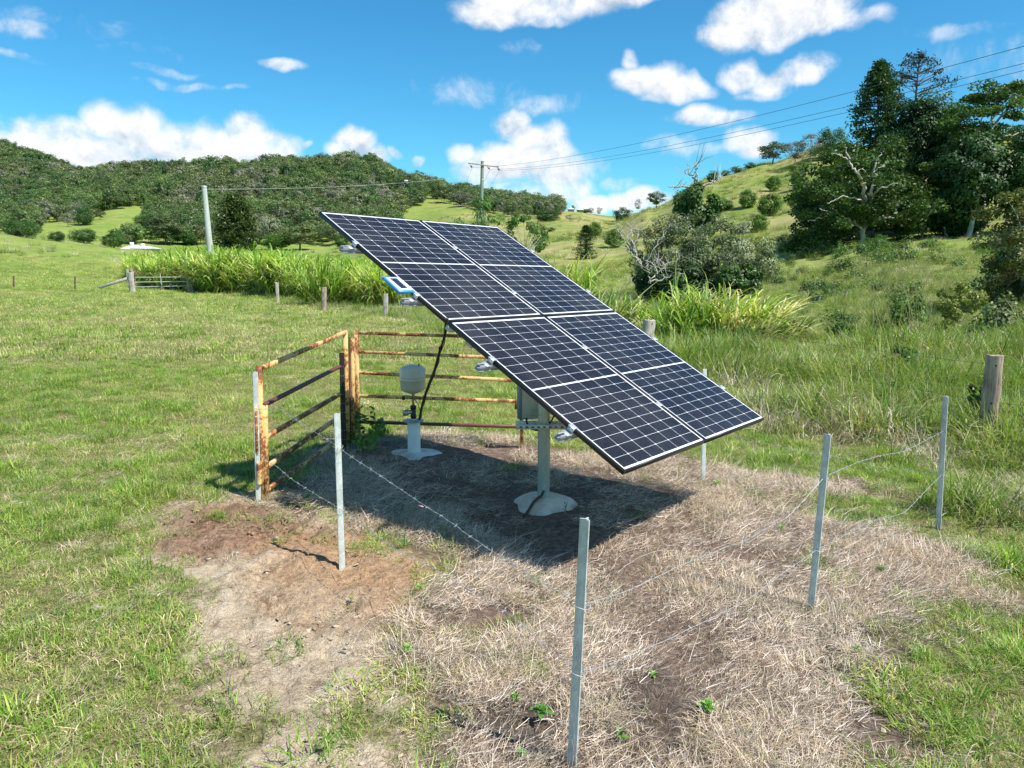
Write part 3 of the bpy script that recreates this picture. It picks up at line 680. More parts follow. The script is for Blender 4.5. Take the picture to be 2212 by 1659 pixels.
def cane_fields():
    rs = R_(9)
    pr = [proto(cane(50+k, 22, .6, 2.9+.25*k, .095, yel=3.2), 'cane', M['grass']) for k in range(4)]
    poly = [np.array(on_ground(*q)[:2]) for q in ((296,76),(312,67),(420,66),(470,60),(540,56),(600,50),(700,46),(760,42),(835,39),(900,44),(1000,54),(1000,66),(850,88),(600,100),(400,108),(296,100))]
    xs = np.array(poly); x = rs.uniform(xs[:,0].min(), xs[:,0].max(), 9000); y = rs.uniform(xs[:,1].min(), xs[:,1].max(), 9000)
    g = sdf(poly, x, y)+(fbm(x*.25, y*.25, 7)-.5)*4 > 0
    front = sdf(poly, x, y)
    g &= rs.uniform(0, 1, len(x)) < np.where(front < 10, .95, .5)
    x, y = x[g], y[g]; z = H(x, y); pcx = 1106+FP/cp*x/y
    # the crop thins and sinks towards the array
    sc = rs.uniform(.75, 1.12, len(x))*np.interp(pcx, [270, 330, 420, 600, 640, 720, 850], [.85, .92, 1.15, 1.1, .95, .85, .75])
    scatter('cane_grass_thicket', pr, np.stack([x, y, z-.05], -1), rots(rs, len(x), .06), sc, rs.randint(0, 4, len(x)), 'thicket of tall bright green cane grass behind the stub pole', 'cane grass')
    # separate clumps
    def clump(px, d, h, rad, label, lean=(0,0), seed=0, stems=60, yel=2.5, leafw=.055, lpl=7, ol=.35):
        p = on_ground(px, d); root = thing('cane_grass_clump', p, label, 'grass clump')
        part(cane(seed, stems, rad, h, leafw, lean, yel, lpl, ol, 1.15), 'blades', M['grass'], root, colors=True)
    clump(692, 41, 2.9, .9, 'tall dark green cane grass clump standing forward of the thicket behind the fence posts', seed=61, yel=.8, stems=80)
    clump(1225, 25, 2.9, .6, 'upright cane grass clump rising just past the upper right edge of the array', seed=62, stems=60, ol=.22)
    clump(1290, 23, 1.6, .9, 'pale cane grass clump bending right beside the array edge', (.35, 0), 63, 70, 8)
    clump(1430, 22.5, 1.5, .5, 'short narrow cane grass clump between array edge and big arching clump', (.1, 0), 64, 26, 2)
    clump(1515, 21.5, 2.1, .6, 'upright yellow-green cane grass clump in front of the bushy grey tree', (.12, 0), 65, 62, 5)
    clump(1600, 21, 1.7, .7, 'cane grass clump with long blades arching to the right', (.45, 0), 66, 75, 8)
    clump(1655, 20.3, .95, .8, 'low pale cane grass clump lying over at the right end of the row', (.7, 0), 67, 60, 12)
    clump(1480, 20.5, 1.3, .5, 'low dark green cane grass clump at the foot of the upright yellow-green one', (-.1, 0), 68, 34, .7)
cane_fields()
def seeding(px, d, h, label, seed):
    p = on_ground(px, d); root = thing('seeding_grass_clump', p, label, 'grass clump'); rs = R_(seed); b = B()
    for k in range(34):
        a = rs.uniform(0, 6.28); l = h*rs.uniform(.6, 1); x0, y0 = rs.normal(0, .25, 2); t = np.linspace(0, 1, 6)[:, None]; e = np.array([math.cos(a)*l*.22, math.sin(a)*l*.22, l]); Q = np.array([x0, y0, 0])+e*t+np.array([math.cos(a), math.sin(a), 0])*(t**2)*l*.12
        b.tube(Q, np.linspace(.007, .003, 6), 3, col=(.34,.36,.14), caps=False)
        for q in range(12):
            f = rs.uniform(.72, 1); c = Q[0]+(Q[-1]-Q[0])*f; d_ = rs.normal(0, .05, 3)+[0, 0, .05]; b.tube([c, c+d_, c+d_*1.7-[0, 0, .03]], .003, 3, col=(.40,.36,.18), caps=False)
    part(b, 'blades', M['grass'], root, colors=True)
seeding(1995, 19, 2.3, 'tall airy seeding grass stalks on the right hand slope, right one of two', 1)
seeding(1905, 20, 2.4, 'tall airy seeding grass stalks on the right hand slope, left one of two', 2)

# ------------------------------------------------------------------ trees
def leafq(rs, C, size, cols, up=.5, asp=.55, out=None):
    n = len(C); nz = rs.normal(0, 1, (n, 3)) if out is None else rs.normal(0, .42, (n, 3))+out
    nz[:, 2] += up*2 if out is None else up*.8
    nz /= np.linalg.norm(nz, axis=1)[:, None]; nz =  nz*1.0; nz /= np.linalg.norm(nz, axis=1)[:, None]
    a = np.cross(nz, rs.normal(0, 1, (n, 3))); a /= np.linalg.norm(a, axis=1)[:, None]+1e-9; b = np.cross(nz, a)
    s = size*rs.uniform(.6, 1.35, n)[:, None]
    V = np.stack([C-a*s*.5, C+b*s*asp*.5+a*s*.05, C+a*s*.5, C-b*s*asp*.5+a*s*.05], 1).reshape(-1, 3)
    return V, np.arange(n*4).reshape(n, 4), cols
def limb(b, rs, p0, p1, r0, r1, wob=.12, seg=6, sides=5, up=.0):
    p0 = np.array(p0, float); p1 = np.array(p1, float); l = np.linalg.norm(p1-p0); t = np.linspace(0, 1, seg+1)[:, None]
    P = p0*(1-t)+p1*t; P[:, 2] += up*l*np.sin(t[:, 0]*math.pi)
    w = rs.normal(0, wob*l/seg, (seg+1, 3)); w = np.cumsum(w, 0)*.5; w[0] = 0; w -= t*w[-1]; P += w
    b.tube(P, np.linspace(r0, r1, seg+1), sides); return P
DG = np.array([[.035,.085,.018],[.05,.11,.022],[.03,.07,.018],[.07,.13,.03]])
MG = np.array([[.08,.17,.03],[.11,.21,.035],[.065,.13,.03],[.14,.22,.05]])
OG = np.array([[.12,.165,.055],[.155,.19,.07],[.10,.135,.05],[.18,.19,.09]])
BG = np.array([[.09,.20,.025],[.13,.25,.035],[.07,.15,.02],[.17,.27,.05]])
GG = np.array([[.22,.235,.16],[.28,.27,.20],[.17,.19,.12],[.32,.29,.23]])
def tree_mesh(seed, h, cw, cz0, nclump, crad, nleaf, leaf, cols, trunk=.02, fork=.35, barkn='bark', leafm='leaf', flat=.65, shell=.45, skew=(0,0), limbs=True, dead=0, top=1.0, squash=1.0, multi=1):
    """crown between cz0*h and h, half width cw; returns the two meshes in local space"""
    rs = R_(seed); tb = B(); cb = B()
    cc = np.array([skew[0], skew[1], (cz0+(1-cz0)*.5)*h]); rz = (1-cz0)*.5*h
    cen = []
    while len(cen) < nclump:
        v = rs.normal(0, 1, 3); v /= np.linalg.norm(v); v *= rs.uniform(shell, 1)**.6
        if v[2] < -.75: continue
        p = cc+v*np.array([cw-crad*.6, cw-crad*.6, max(rz-crad*.6*flat, .05)])*np.array([1, 1, squash])
        if v[2] < 0: p[:2] = cc[:2]+(p[:2]-cc[:2])*(1-.15*top*abs(v[2]))
        cen.append(p)
    cen = np.array(cen)
    for m in range(multi):
        ox = 0 if multi == 1 else rs.normal(0, cw*.25); oy = 0 if multi == 1 else rs.normal(0, cw*.25)
        limb(tb, rs, (ox, oy, -.3), (ox+rs.normal(0, .03*h)+skew[0]*.4, oy+rs.normal(0, .03*h)+skew[1]*.4, fork*h), trunk*h*1.15, trunk*h*.75, .05, 5, 8)
    f = np.array([skew[0]*.4, skew[1]*.4, fork*h])
    if limbs:
        for i, c in enumerate(cen):
            if i % max(1, nclump//26): continue
            s = f.copy(); s[2] = fork*h*.85+max(0, (c[2]-fork*h))*rs.uniform(0, .45)
            s[:2] += (c[:2]-s[:2])*rs.uniform(0, .12)
            limb(tb, rs, s, c, trunk*h*rs.uniform(.25, .45), trunk*h*.08, .22, 6, 5, .08)
    for k in range(dead):
        c = cen[rs.randint(len(cen))]; e = c+(c-cc)*rs.uniform(.15, .5)+rs.normal(0, .04*h, 3)
        P = limb(tb, rs, c*.5+f*.5, e, trunk*h*.18, trunk*h*.03, .3, 7, 4)
        for q in range(3): j = rs.randint(3, 7); limb(tb, rs, P[j], P[j]+rs.normal(0, .06*h, 3)+np.array([0, 0, .03*h]), trunk*h*.07, trunk*h*.02, .3, 4, 3)
    pts = []; cl = []; oo = []
    per = nleaf//nclump
    for i, c in enumerate(cen):
        n = int(per*rs.uniform(.6, 1.4)); v = rs.normal(0, 1, (n, 3)); v /= np.linalg.norm(v, axis=1)[:, None]; v *= rs.uniform(.25, 1, (n, 1))**.45
        s = crad*rs.uniform(.7, 1.3); pts.append(c+v*np.array([s, s, s*flat])); cd = (c-cc)/np.array([cw, cw, max(rz, .1)]); oo.append(v*.9+cd[None]*.7)
        tone = rs.uniform(.8, 1.2); base = cols[rs.randint(len(cols))]
        cl.append((.5*base+.5*cols[rs.randint(0, len(cols), n)])*tone*rs.uniform(.8, 1.2, (n, 1)))
    C = np.vstack(pts); V, F, cc_ = leafq(rs, C, leaf, np.vstack(cl), out=np.vstack(oo)); cb.add(V, F, cc_)
    return tb.mesh('trunk', M[barkn], True), cb.mesh('crown', M[leafm], False, True)
def araucaria(seed, h, prof, gap=.9, nb=6, leaf=.28, tuftn=16, cols=DG, barkn='bark_dark', r0=.3, ball=True, up=.15, along=.5, tr=None, dens=1.0):
    rs = R_(seed); tb = B(); cb = B(); limb(tb, rs, (0, 0, -.3), (0, 0, h), r0, .04, .01, 10, 8)
    z = h*prof[0][0]; pts = []; 
    while z < h*.99:
        w = np.interp(z/h, [p[0] for p in prof], [p[1] for p in prof])
        for k in range(nb):
            az = rs.uniform(0, 6.283); ln = w*rs.uniform(.55, 1.1)
            if ln < .15: ln = .15
            e = np.array([math.cos(az)*ln, math.sin(az)*ln, ln*up+ln*rs.normal(0, .12)])+np.array([0, 0, z])
            P = limb(tb, rs, (0, 0, z), e, .05 if ln > 1 else .03, .02, .10, 4, 4)
            m = max(2, int(ln*along*1.6))
            for q in range(m):
                f = 1-q/max(m, 1)*along; c = P[0]+(P[-1]-P[0])*f; nn = int(tuftn*dens*rs.uniform(.6, 1.3))
                s = leaf*1.4
                pts.append(c+rs.normal(0, s*.55, (nn, 3))*np.array([1, 1, .8]))
        z += gap*rs.uniform(.7, 1.2)*(1 if z < h*.8 else .6)
    C = np.vstack(pts); V, F, c = leafq(rs, C, leaf, cols[rs.randint(0, len(cols), len(C))]*rs.uniform(.75, 1.25, (len(C), 1)), .3, .5); cb.add(V, F, c)
    return tb.mesh('trunk', M[barkn], True), cb.mesh('crown', M['leaf'], False, True)
def plant(name, meshes, p, label, cat='tree', group=None, rz=0, scale=(1,1,1)):
    root = thing(name, p, label, cat, group); root.rotation_euler = (0, 0, rz); root.scale = scale
    for nm, me in zip(('trunk', 'crown'), meshes):
        o = bpy.data.objects.new(nm, me); COL.objects.link(o); o.parent = root
    return root
def find_d(px, py, lo=15, hi=600):
    ds = np.concatenate([np.arange(lo, 120, .5), np.arange(120, hi, 2.)]); x = (px-1106)/(FP/cp)*ds; z = H(x, ds)
    _, q, _ = project(np.stack([x, ds, z], -1)); k = np.where(q <= py)[0]
    return float(ds[k[0]]) if len(k) else hi
KIND = {
 'gum':    [dict(h=14, cw=4.6, m=tree_mesh(100+k, 14, 4.6, .10, 44, 1.35, 4200, .50, OG, .014, .4)) for k in range(3)],
 'gumgrey':[dict(h=14, cw=5.0, m=tree_mesh(110+k, 14, 5.0, .12, 44, 1.2, 2600, .42, GG, .013, .3, 'twig_grey', dead=8)) for k in range(2)],
 'round':  [dict(h=7, cw=3.3, m=tree_mesh(120+k, 7, 3.3, -.12, 56, 1.0, 7500, .30, BG*.8, .025, .25, 'bark_dark', flat=.85)) for k in range(3)],
 'dark':   [dict(h=8, cw=5.0, m=tree_mesh(130+k, 8, 5.0, -.15, 60, 1.4, 8000, .36, DG*1.25, .02, .3, 'bark_dark', flat=.85)) for k in range(3)],
 'shrub':  [dict(h=3, cw=2.2, m=tree_mesh(140+k, 3, 2.2, -.2, 30, .7, 2800, .22, MG, .02, .2, 'bark_dark', flat=.8)) for k in range(2)],
 'cone':   [dict(h=9, cw=2.4, m=araucaria(150, 9, [(.03, 2.3), (.35, 2.4), (.7, 1.5), (.95, .5), (1, .2)], .42, 9, .25, 16, DG*1.0, along=.8))],
 'open':   [dict(h=9, cw=5.5, m=tree_mesh(160+k, 9, 5.5, .25, 30, 1.0, 4200, .32, BG*.9, .02, .28, 'bark_pale', flat=.55, shell=.6)) for k in range(2)],
}
rs0 = R_(31)
def put(kind, px, base, top, wpx, label, group=None, d=None, v=None, name=None):
    if d is None: d = find_d(px, base)
    p = on_ground(px, d); K = KIND[kind]; k = K[v if v is not None else rs0.randint(len(K))]
    hh = CAMH+d*slope(top)-p[2]; hh = max(hh, 1.0); w = wpx/FP*d/2*1.12
    sx = w/k['cw']; sz = hh/k['h']
    nm = name or {'gum':'gum_tree','gumgrey':'gum_tree','round':'round_tree','dark':'bushy_tree','shrub':'shrub','cone':'conifer_tree','open':'spreading_tree'}[kind]
    return plant(nm, k['m'], p, label, 'shrub' if kind == 'shrub' else 'tree', group, rs0.uniform(0, 6.28), (sx, sx, sz))

def hill_forest():
    rs = R_(404)
    fp = []
    for k in range(7):
        kind = [('gum',0),('gum',1),('gum',2),('gumgrey',0),('g2',0),('g2',1),('g3',0)][k]
        if kind[0] == 'gum': ms = tree_mesh(200+k, 13, 5.4, .12, 30, 1.7, 1100, .85, [OG*1.15, OG*.6+MG*.5, OG*1.15][k], .012, .4, flat=.6)
        elif kind[0] == 'gumgrey': ms = tree_mesh(203, 12, 4.6, .12, 28, 1.4, 850, .75, GG, .014, .35, 'twig_grey')
        elif kind[0] == 'g2': ms = tree_mesh(204+k, 10, 4.6, .02, 26, 1.5, 950, .85, [MG*.9+OG*.15, DG*1.35][kind[1]], .012, .3, flat=.75)
        else: ms = tree_mesh(209, 15, 4.8, .25, 24, 1.5, 900, .8, DG*1.4+.01, .012, .5, 'bark_pale')
        b = B()
        # one mesh holding trunk and foliage, used only for the far wood
        me = bpy.data.meshes.new('far_tree')
        import bmesh
        bm = bmesh.new(); bm.from_mesh(ms[1]); n1 = len(bm.faces); bm.from_mesh(ms[0]); bm.faces.ensure_lookup_table()
        for f in bm.faces[n1:]: f.material_index = 1
        bm.to_mesh(me); bm.free(); me.materials.append(ms[1].materials[0]); me.materials.append(ms[0].materials[0])
        fp.append(bpy.data.objects.new('far_tree', me))
    n = 42000; Y = np.sqrt(rs.uniform(205**2, 1050**2, n)); U = rs.uniform(-.76, .08, n); X = U*Y
    Z = H(X, Y); px, py, _ = project(np.stack([X, Y, Z], -1))
    C1 = [(85,512),(84,484),(125,480),(172,488),(205,462),(262,452),(320,443),(322,470),(303,487),(326,500),(330,522),(230,528),(180,530)]
    C2 = [(372,512),(385,492),(420,500),(480,500),(480,512)]
    C3 = [(866,462),(890,448),(950,438),(1000,450),(1110,474),(1200,480),(1260,500),(1240,560),(1000,560),(866,540)]
    C4 = [(728,516),(760,500),(790,498),(800,540),(728,540)]
    def inside(poly): return sdf([np.array(q, float) for q in poly], px.astype(float), py.astype(float)) > 0
    ok = ~(inside(C1) | inside(C2) | inside(C3) | inside(C4))
    lim = np.interp(px, [0, 90, 860, 900, 1000, 1100, 1210, 1240], [530, 530, 530, 455, 448, 470, 472, 400])
    ok &= (py < lim) & (px < 1240)
    ok &= (Y > np.interp(px, [0, 200, 400, 900, 1200], [235, 215, 215, 240, 250]))
    ok &= rs.uniform(0, 1, n) < np.interp(Y, [200, 300, 400, 600, 1000], [.9, .75, .5, .3, .2])*np.where(fbm(X/30, Y/30, 71, 2) > .34, 1, .35)
    # above the low clearing the canopy stays closed; a strip of grass runs up the hill at x ~ 870
    ok &= ~((np.abs(px-(1005-.35*py)) < 6) & (py > 395) & (py < 450))
    X, Y, Z = X[ok], Y[ok], Z[ok]; n = len(X)
    kx = fbm(X/45, Y/45, 14, 3)
    idx = np.where(kx < .42, rs.choice([3,0,2,5], n, p=[.35,.3,.2,.15]), np.where(kx < .55, rs.choice([0,1,2,6], n), rs.choice([1,4,5,2], n)))
    sc = np.clip(np.exp(rs.normal(-.20, .26, n)), .45, 1.25)*np.interp(Y, [220, 300, 400, 600, 1000], [.52, .62, .78, 1.1, 1.3])*np.interp(px[ok], [0, 850, 1000], [1, 1, .8])
    scatter('hillside_forest', fp, np.stack([X, Y, Z], -1), rots(rs, n, .04), sc, idx, 'closed gum forest covering the hills across the valley', 'forest')
    return
hill_forest()

# trees one can tell apart on the hills and in the valley
for a in (
 ('dark', 50, 512, 470, 74, 'dark bushy tree on the far left skyline of the paddock'),
 ('dark', 128, 521, 497, 34, 'small dark bush on the paddock brow, left of two neighbours'),
 ('dark', 186, 525, 490, 54, 'broad dark bush in the middle of the paddock brow'),
 ('round', 250, 536, 501, 50, 'rounded dark green tree left of the white roofed farmhouse'),
 ('dark', 190, 487, 438, 40, 'dark upright tree at the left edge of the bright hillside clearing'),
 ('gum', 225, 475, 453, 24, 'small lone tree standing inside the bright hillside clearing'),
 ('gumgrey', 155, 490, 457, 34, 'grey leafed gum tree left of the hillside clearing'),
 ('dark', 308, 490, 462, 24, 'small dark tree at the right edge of the hillside clearing'),
 ('dark', 333, 500, 455, 30, 'dark narrow tree on the upper right rim of the clearing'),
 ('gum', 362, 530, 457, 76, 'large dark gum tree left of the leaning grey pole'),
 ('round', 412, 530, 492, 46, 'bushy green tree just left of the leaning grey pole foot'),
 ('round', 600, 540, 500, 60, 'rounded tree between the large dome pine and the array'),
 ('gum', 650, 540, 478, 80, 'olive gum tree in the valley left of the array tip'),
 ('gumgrey', 585, 530, 462, 50, 'grey bare-looking gum tree right behind the dome pine'),
 ('dark', 740, 535, 502, 34, 'dark tree in the valley just under the top edge of the array tip'),
 ('gum', 912, 402, 374, 30, 'round crowned gum tree standing alone on the ridge above the array'),
 ('gum', 845, 378, 352, 28, 'first gum tree of the descending ridge above the array'),
 ('gum', 870, 388, 362, 26, 'second gum tree of the descending ridge above the array'),
 ('gumgrey', 1000, 447, 410, 44, 'brownish gum tree on the ridge behind the utility pole'),
 ('gum', 950, 415, 388, 30, 'gum tree on the ridge left of the utility pole'),
 ('gum', 1120, 448, 427, 30, 'gum crown on the ridge right of the utility pole'),
 ('gum', 1160, 452, 424, 36, 'domed gum tree on the ridge between utility pole and valley gap'),
 ('gum', 1186, 456, 432, 28, 'flat topped gum tree at the right end of the ridge group'),
 ('dark', 1185, 478, 448, 56, 'dark leafy tree on the slope under the ridge group'),
 ('gumgrey', 1228, 478, 462, 18, 'small greyish tree on the slope left of the valley gap'),
 ('gumgrey', 1275, 466, 447, 14, 'thin sparse tree on the skyline left of the valley gap'),
 ('gumgrey', 1292, 467, 446, 16, 'spindly bare tree on the skyline beside the valley gap'),
 ('gum', 1236, 456, 440, 9, 'tiny lollipop shaped tree on the distant skyline'),
 ('dark', 1262, 460, 450, 30, 'low dark tree row on the distant skyline'),
 ('dark', 1342, 476, 444, 40, 'domed dark tree standing at the right side of the valley gap'),
 ('round', 1284, 513, 477, 33, 'small round tree with a clear trunk on the slope above the array'),
 ('round', 1326, 537, 488, 44, 'dark round tree on the slope left of the grey thicket'),
 ('cone', 1265, 560, 487, 46, 'dark cone shaped conifer just above the right array edge'),
 ('gumgrey', 1375, 460, 427, 16, 'slender sparse tree on the skyline left of the steep hill'),
 ('gum', 1414, 452, 408, 38, 'airy gum tree where the steep hill meets the sky'),
 ('dark', 1533, 394, 365, 26, 'dark bush on the crest of the steep hill, lowest of the row'),
 ('shrub', 1560, 380, 366, 24, 'small green shrub low on the crest of the steep hill'),
 ('dark', 1581, 374, 357, 26, 'dark bush in the middle of the crest row'),
 ('shrub', 1610, 364, 350, 30, 'green shrub upper on the crest of the steep hill'),
 ('gum', 1657, 354, 304, 60, 'rounded gum tree standing out on the crest of the steep hill'),
 ('gumgrey', 1705, 358, 300, 60, 'grey open tree on the crest beside the rounded gum'),
 ('gumgrey', 1738, 352, 288, 66, 'taller grey open tree on the crest before the dark dome tree'),
 ('shrub', 1715, 372, 350, 50, 'low olive shrub under the grey open trees'),
 ('dark', 1778, 345, 268, 70, 'big dark dome tree at the top of the steep hill'),
 ('round', 1608, 452, 405, 38, 'bright green tree halfway up the steep slope, left column'),
 ('round', 1656, 468, 413, 50, 'paired bright green tree in the middle of the steep slope'),
 ('round', 1661, 416, 375, 34, 'bright green tree high on the middle of the steep slope'),
 ('round', 1556, 456, 427, 44, 'flat bright green tree low on the steep slope above the thicket'),
 ('round', 1714, 412, 362, 34, 'bright green tree high on the slope beside the large fig'),
 ('round', 1716, 456, 404, 40, 'bright green tree lower on the slope beside the large fig'),
 ('round', 1634, 502, 460, 46, 'bright green tree at the right shoulder of the grey thicket'),
 ('shrub', 1500, 408, 396, 20, 'little shrub on the lower crest of the steep hill'),
 ('shrub', 1190, 500, 490, 20, 'small olive shrub on the valley pasture'),
 ('open', 1040, 0, 418, 108, 'light green spreading tree behind the utility pole'),
 ('open', 1135, 0, 452, 110, 'light green tree with open crown at the top right corner of the array'),
 ('shrub', 1690, 545, 530, 26, 'small shrub on the grassy terrace below the large fig'),
 ('shrub', 1890, 540, 505, 50, 'leafy shrub at the foot of the white trunked fig'),
 ('shrub', 1785, 532, 500, 60, 'bushy undergrowth left of the white trunked fig'),
):
    kw = {}
    if a[0] == 'open': kw['d'] = 80 if a[1] == 1040 else 62
    put(*a, **kw)

# ------------------------------------------------------------------ the big trees on the right
def hero():
    def zt(px, d, py): return CAMH+d*slope(py)
    # white trunked fig, limbs drawn from the photo
    d = 76; p = on_ground(1862, d); rs = R_(700)
    root = thing('fig_tree', p, 'large spreading fig tree with a white trunk and pale bare limbs', 'tree')
    tb = B(); cb = B()
    def W(px, py, dd=0): return at(px, py, d+dd)-p
    def path(pts, r0, r1, sides=7):
        Q = np.array([W(q[0], q[1], (q[2] if len(q) > 2 else 0)-np.interp(q[1], [380, 480], [6.5, 1.0])) for q in pts]); t = np.linspace(0, 1, len(Q)*4); tt = np.linspace(0, 1, len(Q))
        Q = np.stack([np.interp(t, tt, Q[:, k]) for k in range(3)], -1); Q[1:-1] += rs.normal(0, .07, Q[1:-1].shape)
        tb.tube(Q, np.linspace(r0, r1, len(Q))*.6, sides)
    path([(1862,534),(1862,505),(1868,480),(1873,455)], .42, .32, 10)
    path([(1873,458),(1868,435),(1865,415),(1868,395)], .34, .22); path([(1873,458),(1880,432),(1882,412),(1887,385,1)], .36, .16)
    path([(1864,495),(1845,480,-1),(1830,470,-2),(1800,462,-3),(1770,450,-3)], .26, .06); path([(1866,492),(1885,478,-1),(1905,468,-2),(1935,472,-3),(1965,474,-3)], .26, .06)
    path([(1868,400),(1850,372),(1835,350),(1828,325),(1825,312)], .2, .05); path([(1832,345),(1815,335),(1795,330)], .1, .03); path([(1850,372),(1862,362),(1872,372)], .08, .03)
    path([(1885,390),(1888,360),(1895,345),(1905,330)], .16, .04); path([(1887,372),(1900,362),(1912,355)], .08, .03)
    path([(1882,425),(1905,405,-3),(1925,400,-3),(1945,392,-3)], .14, .04); path([(1868,435),(1840,425,-2),(1815,425,-3),(1790,440,-4)], .14, .05)
    path([(1800,462,-3),(1770,470,-3),(1745,478,-4)], .1, .04)
    pts = []; cl = []
    for (px, py, rx, ry, dd, n) in ((1790,415,60,50,-2,16),(1850,440,60,45,-5,16),(1930,430,60,50,-4,16),(1980,470,40,28,-3,9),(1740,450,36,30,-1,9),(1760,495,40,26,0,8),(1870,380,70,40,3,14),(1830,350,40,30,0,8),(1920,375,55,40,-1,10),(1800,490,60,22,4,9),(1960,500,50,22,2,7),(1735,520,28,20,-1,6),(1900,470,70,24,6,9),(1860,470,90,40,5,14),(1810,350,40,30,4,8),(1900,330,60,30,5,10),(1960,390,60,40,4,10)):
        for k in range(n):
            c = W(px+rs.uniform(-1, 1)*rx, py+rs.uniform(-1, 1)*ry, dd+rs.uniform(-4, 4)); r = rs.uniform(.8, 1.6); m = 170
            v = rs.normal(0, 1, (m, 3)); v /= np.linalg.norm(v, axis=1)[:, None]; v *= rs.uniform(.2, 1, (m, 1))**.5
            pts.append(c+v*np.array([r, r, r*.5])); cl.append((MG*.62)[rs.randint(0, 4, m)]*rs.uniform(.75, 1.25))
    V, F, C = leafq(rs, np.vstack(pts), .36, np.vstack(cl), .7); cb.add(V, F, C)
    part(tb, 'trunk', M['bark_pale'], root, True); part(cb, 'crown', M['leaf_gloss'], root, colors=True)
    # pines
    def pine(px, top, d, prof, label, seed, **kw):
        p = on_ground(px, d); h = zt(px, d, top)-p[2]
        k = araucaria(seed, h, prof, **kw); plant('pine_tree', k, p, label)
    pine(1872, 131, 92, [(.2,3.8),(.5,3.7),(.65,3.2),(.78,2.5),(.88,1.6),(.95,.8),(1,.2)], 'tall dark pine with a pointed full top, left of the sparse one', 701, gap=.5, nb=10, leaf=.34, tuftn=22, r0=.42, along=.7, up=.05)
    pine(1949, 112, 95, [(.3,4.0),(.5,4.4),(.65,4.6),(.8,4.4),(.88,2.6),(.95,1.5),(1,.5)], 'tallest pine with a sparse crown of dark tufts at the branch ends', 702, gap=1.0, nb=7, leaf=.30, tuftn=14, r0=.42, along=.22, up=.35, cols=np.array([[.035,.05,.04],[.05,.06,.05],[.06,.06,.045]]))
    pine(1820, 305, 90, [(.2,2.4),(.6,2.2),(.9,1.6),(1,.6)], 'small dark pine top left of the pointed pine', 703, gap=.7, nb=7, leaf=.34, r0=.25, along=.5)
    def broad(px, base_d, top, bot, wpx, label, seed, cols, **kw):
        p = on_ground(px, base_d); h = zt(px, base_d, top)-p[2]; cw = wpx/FP*base_d/2; c0 = max(-.2, (zt(px, base_d, bot)-p[2])/h)
        a = dict(nclump=60, crad=1.6, nleaf=15000, leaf=.36, cols=cols, trunk=.022, fork=.35, barkn='bark_pale', leafm='leaf_gloss', flat=.55); a.update(kw)
        name = a.pop('name', 'spreading_tree'); nc = a.pop('nclump'); cr = a.pop('crad'); nl = a.pop('nleaf'); lf = a.pop('leaf'); co = a.pop('cols')
        plant(name, tree_mesh(seed, h, cw, c0, nc, cr, nl, lf, co, **a), p, label)
    broad(1965, 88, 196, 420, 170, 'broad dense tree with a rounded dark crown behind the white trunked fig', 711, DG*1.05, nclump=90, nleaf=22000, shell=.3)
    broad(1895, 96, 265, 520, 150, 'dark lower canopy tree filling in around the pine trunks', 712, DG*.9, nclump=70, nleaf=15000, shell=.2)
    broad(1990, 86, 400, 520, 130, 'low dark tree right of the fig under the broad crown', 713, MG*.8, nclump=50, nleaf=11000, shell=.2)
    def limbed(px, base_py, d, strokes, patches, label, seed, cols, leaf=.34, bark='bark_pale', per=150, crn=(.7,1.4)):
        p = on_ground(px, d); rs = R_(seed); tb = B(); cb = B(); root = thing('spreading_tree', p, label, 'tree')
        for q in strokes:
            *q, r0, r1 = q; Q = np.array([at(a_[0], a_[1], d+(a_[2] if len(a_) > 2 else 0))-p for a_ in q]); t = np.linspace(0, 1, len(Q)*4); tt = np.linspace(0, 1, len(Q))
            Q = np.stack([np.interp(t, tt, Q[:, k]) for k in range(3)], -1)
            for _ in range(2): Q[1:-1] = (Q[:-2]+2*Q[1:-1]+Q[2:])/4
            Q[1:-1] += rs.normal(0, .06, Q[1:-1].shape); tb.tube(Q, np.linspace(r0, r1, len(Q)), 7)
        pts = []; cl = []
        for (x, y, rx, ry, dd, n) in patches:
            for k in range(n):
                c = at(x+rs.uniform(-1, 1)*rx, y+rs.uniform(-1, 1)*ry, d+dd+rs.uniform(-3, 3))-p; r = rs.uniform(*crn); m = per
                v = rs.normal(0, 1, (m, 3)); v /= np.linalg.norm(v, axis=1)[:, None]; v *= rs.uniform(.2, 1, (m, 1))**.5
                pts.append(c+v*np.array([r, r, r*.42])); cl.append(cols[rs.randint(0, 4, m)]*rs.uniform(.6, 1.1)*.75)
        V, F, C = leafq(rs, np.vstack(pts), leaf, np.vstack(cl), .5); cb.add(V, F, C)
        part(tb, 'trunk', M[bark], root, True); part(cb, 'crown', M['leaf_gloss'], root, colors=True)
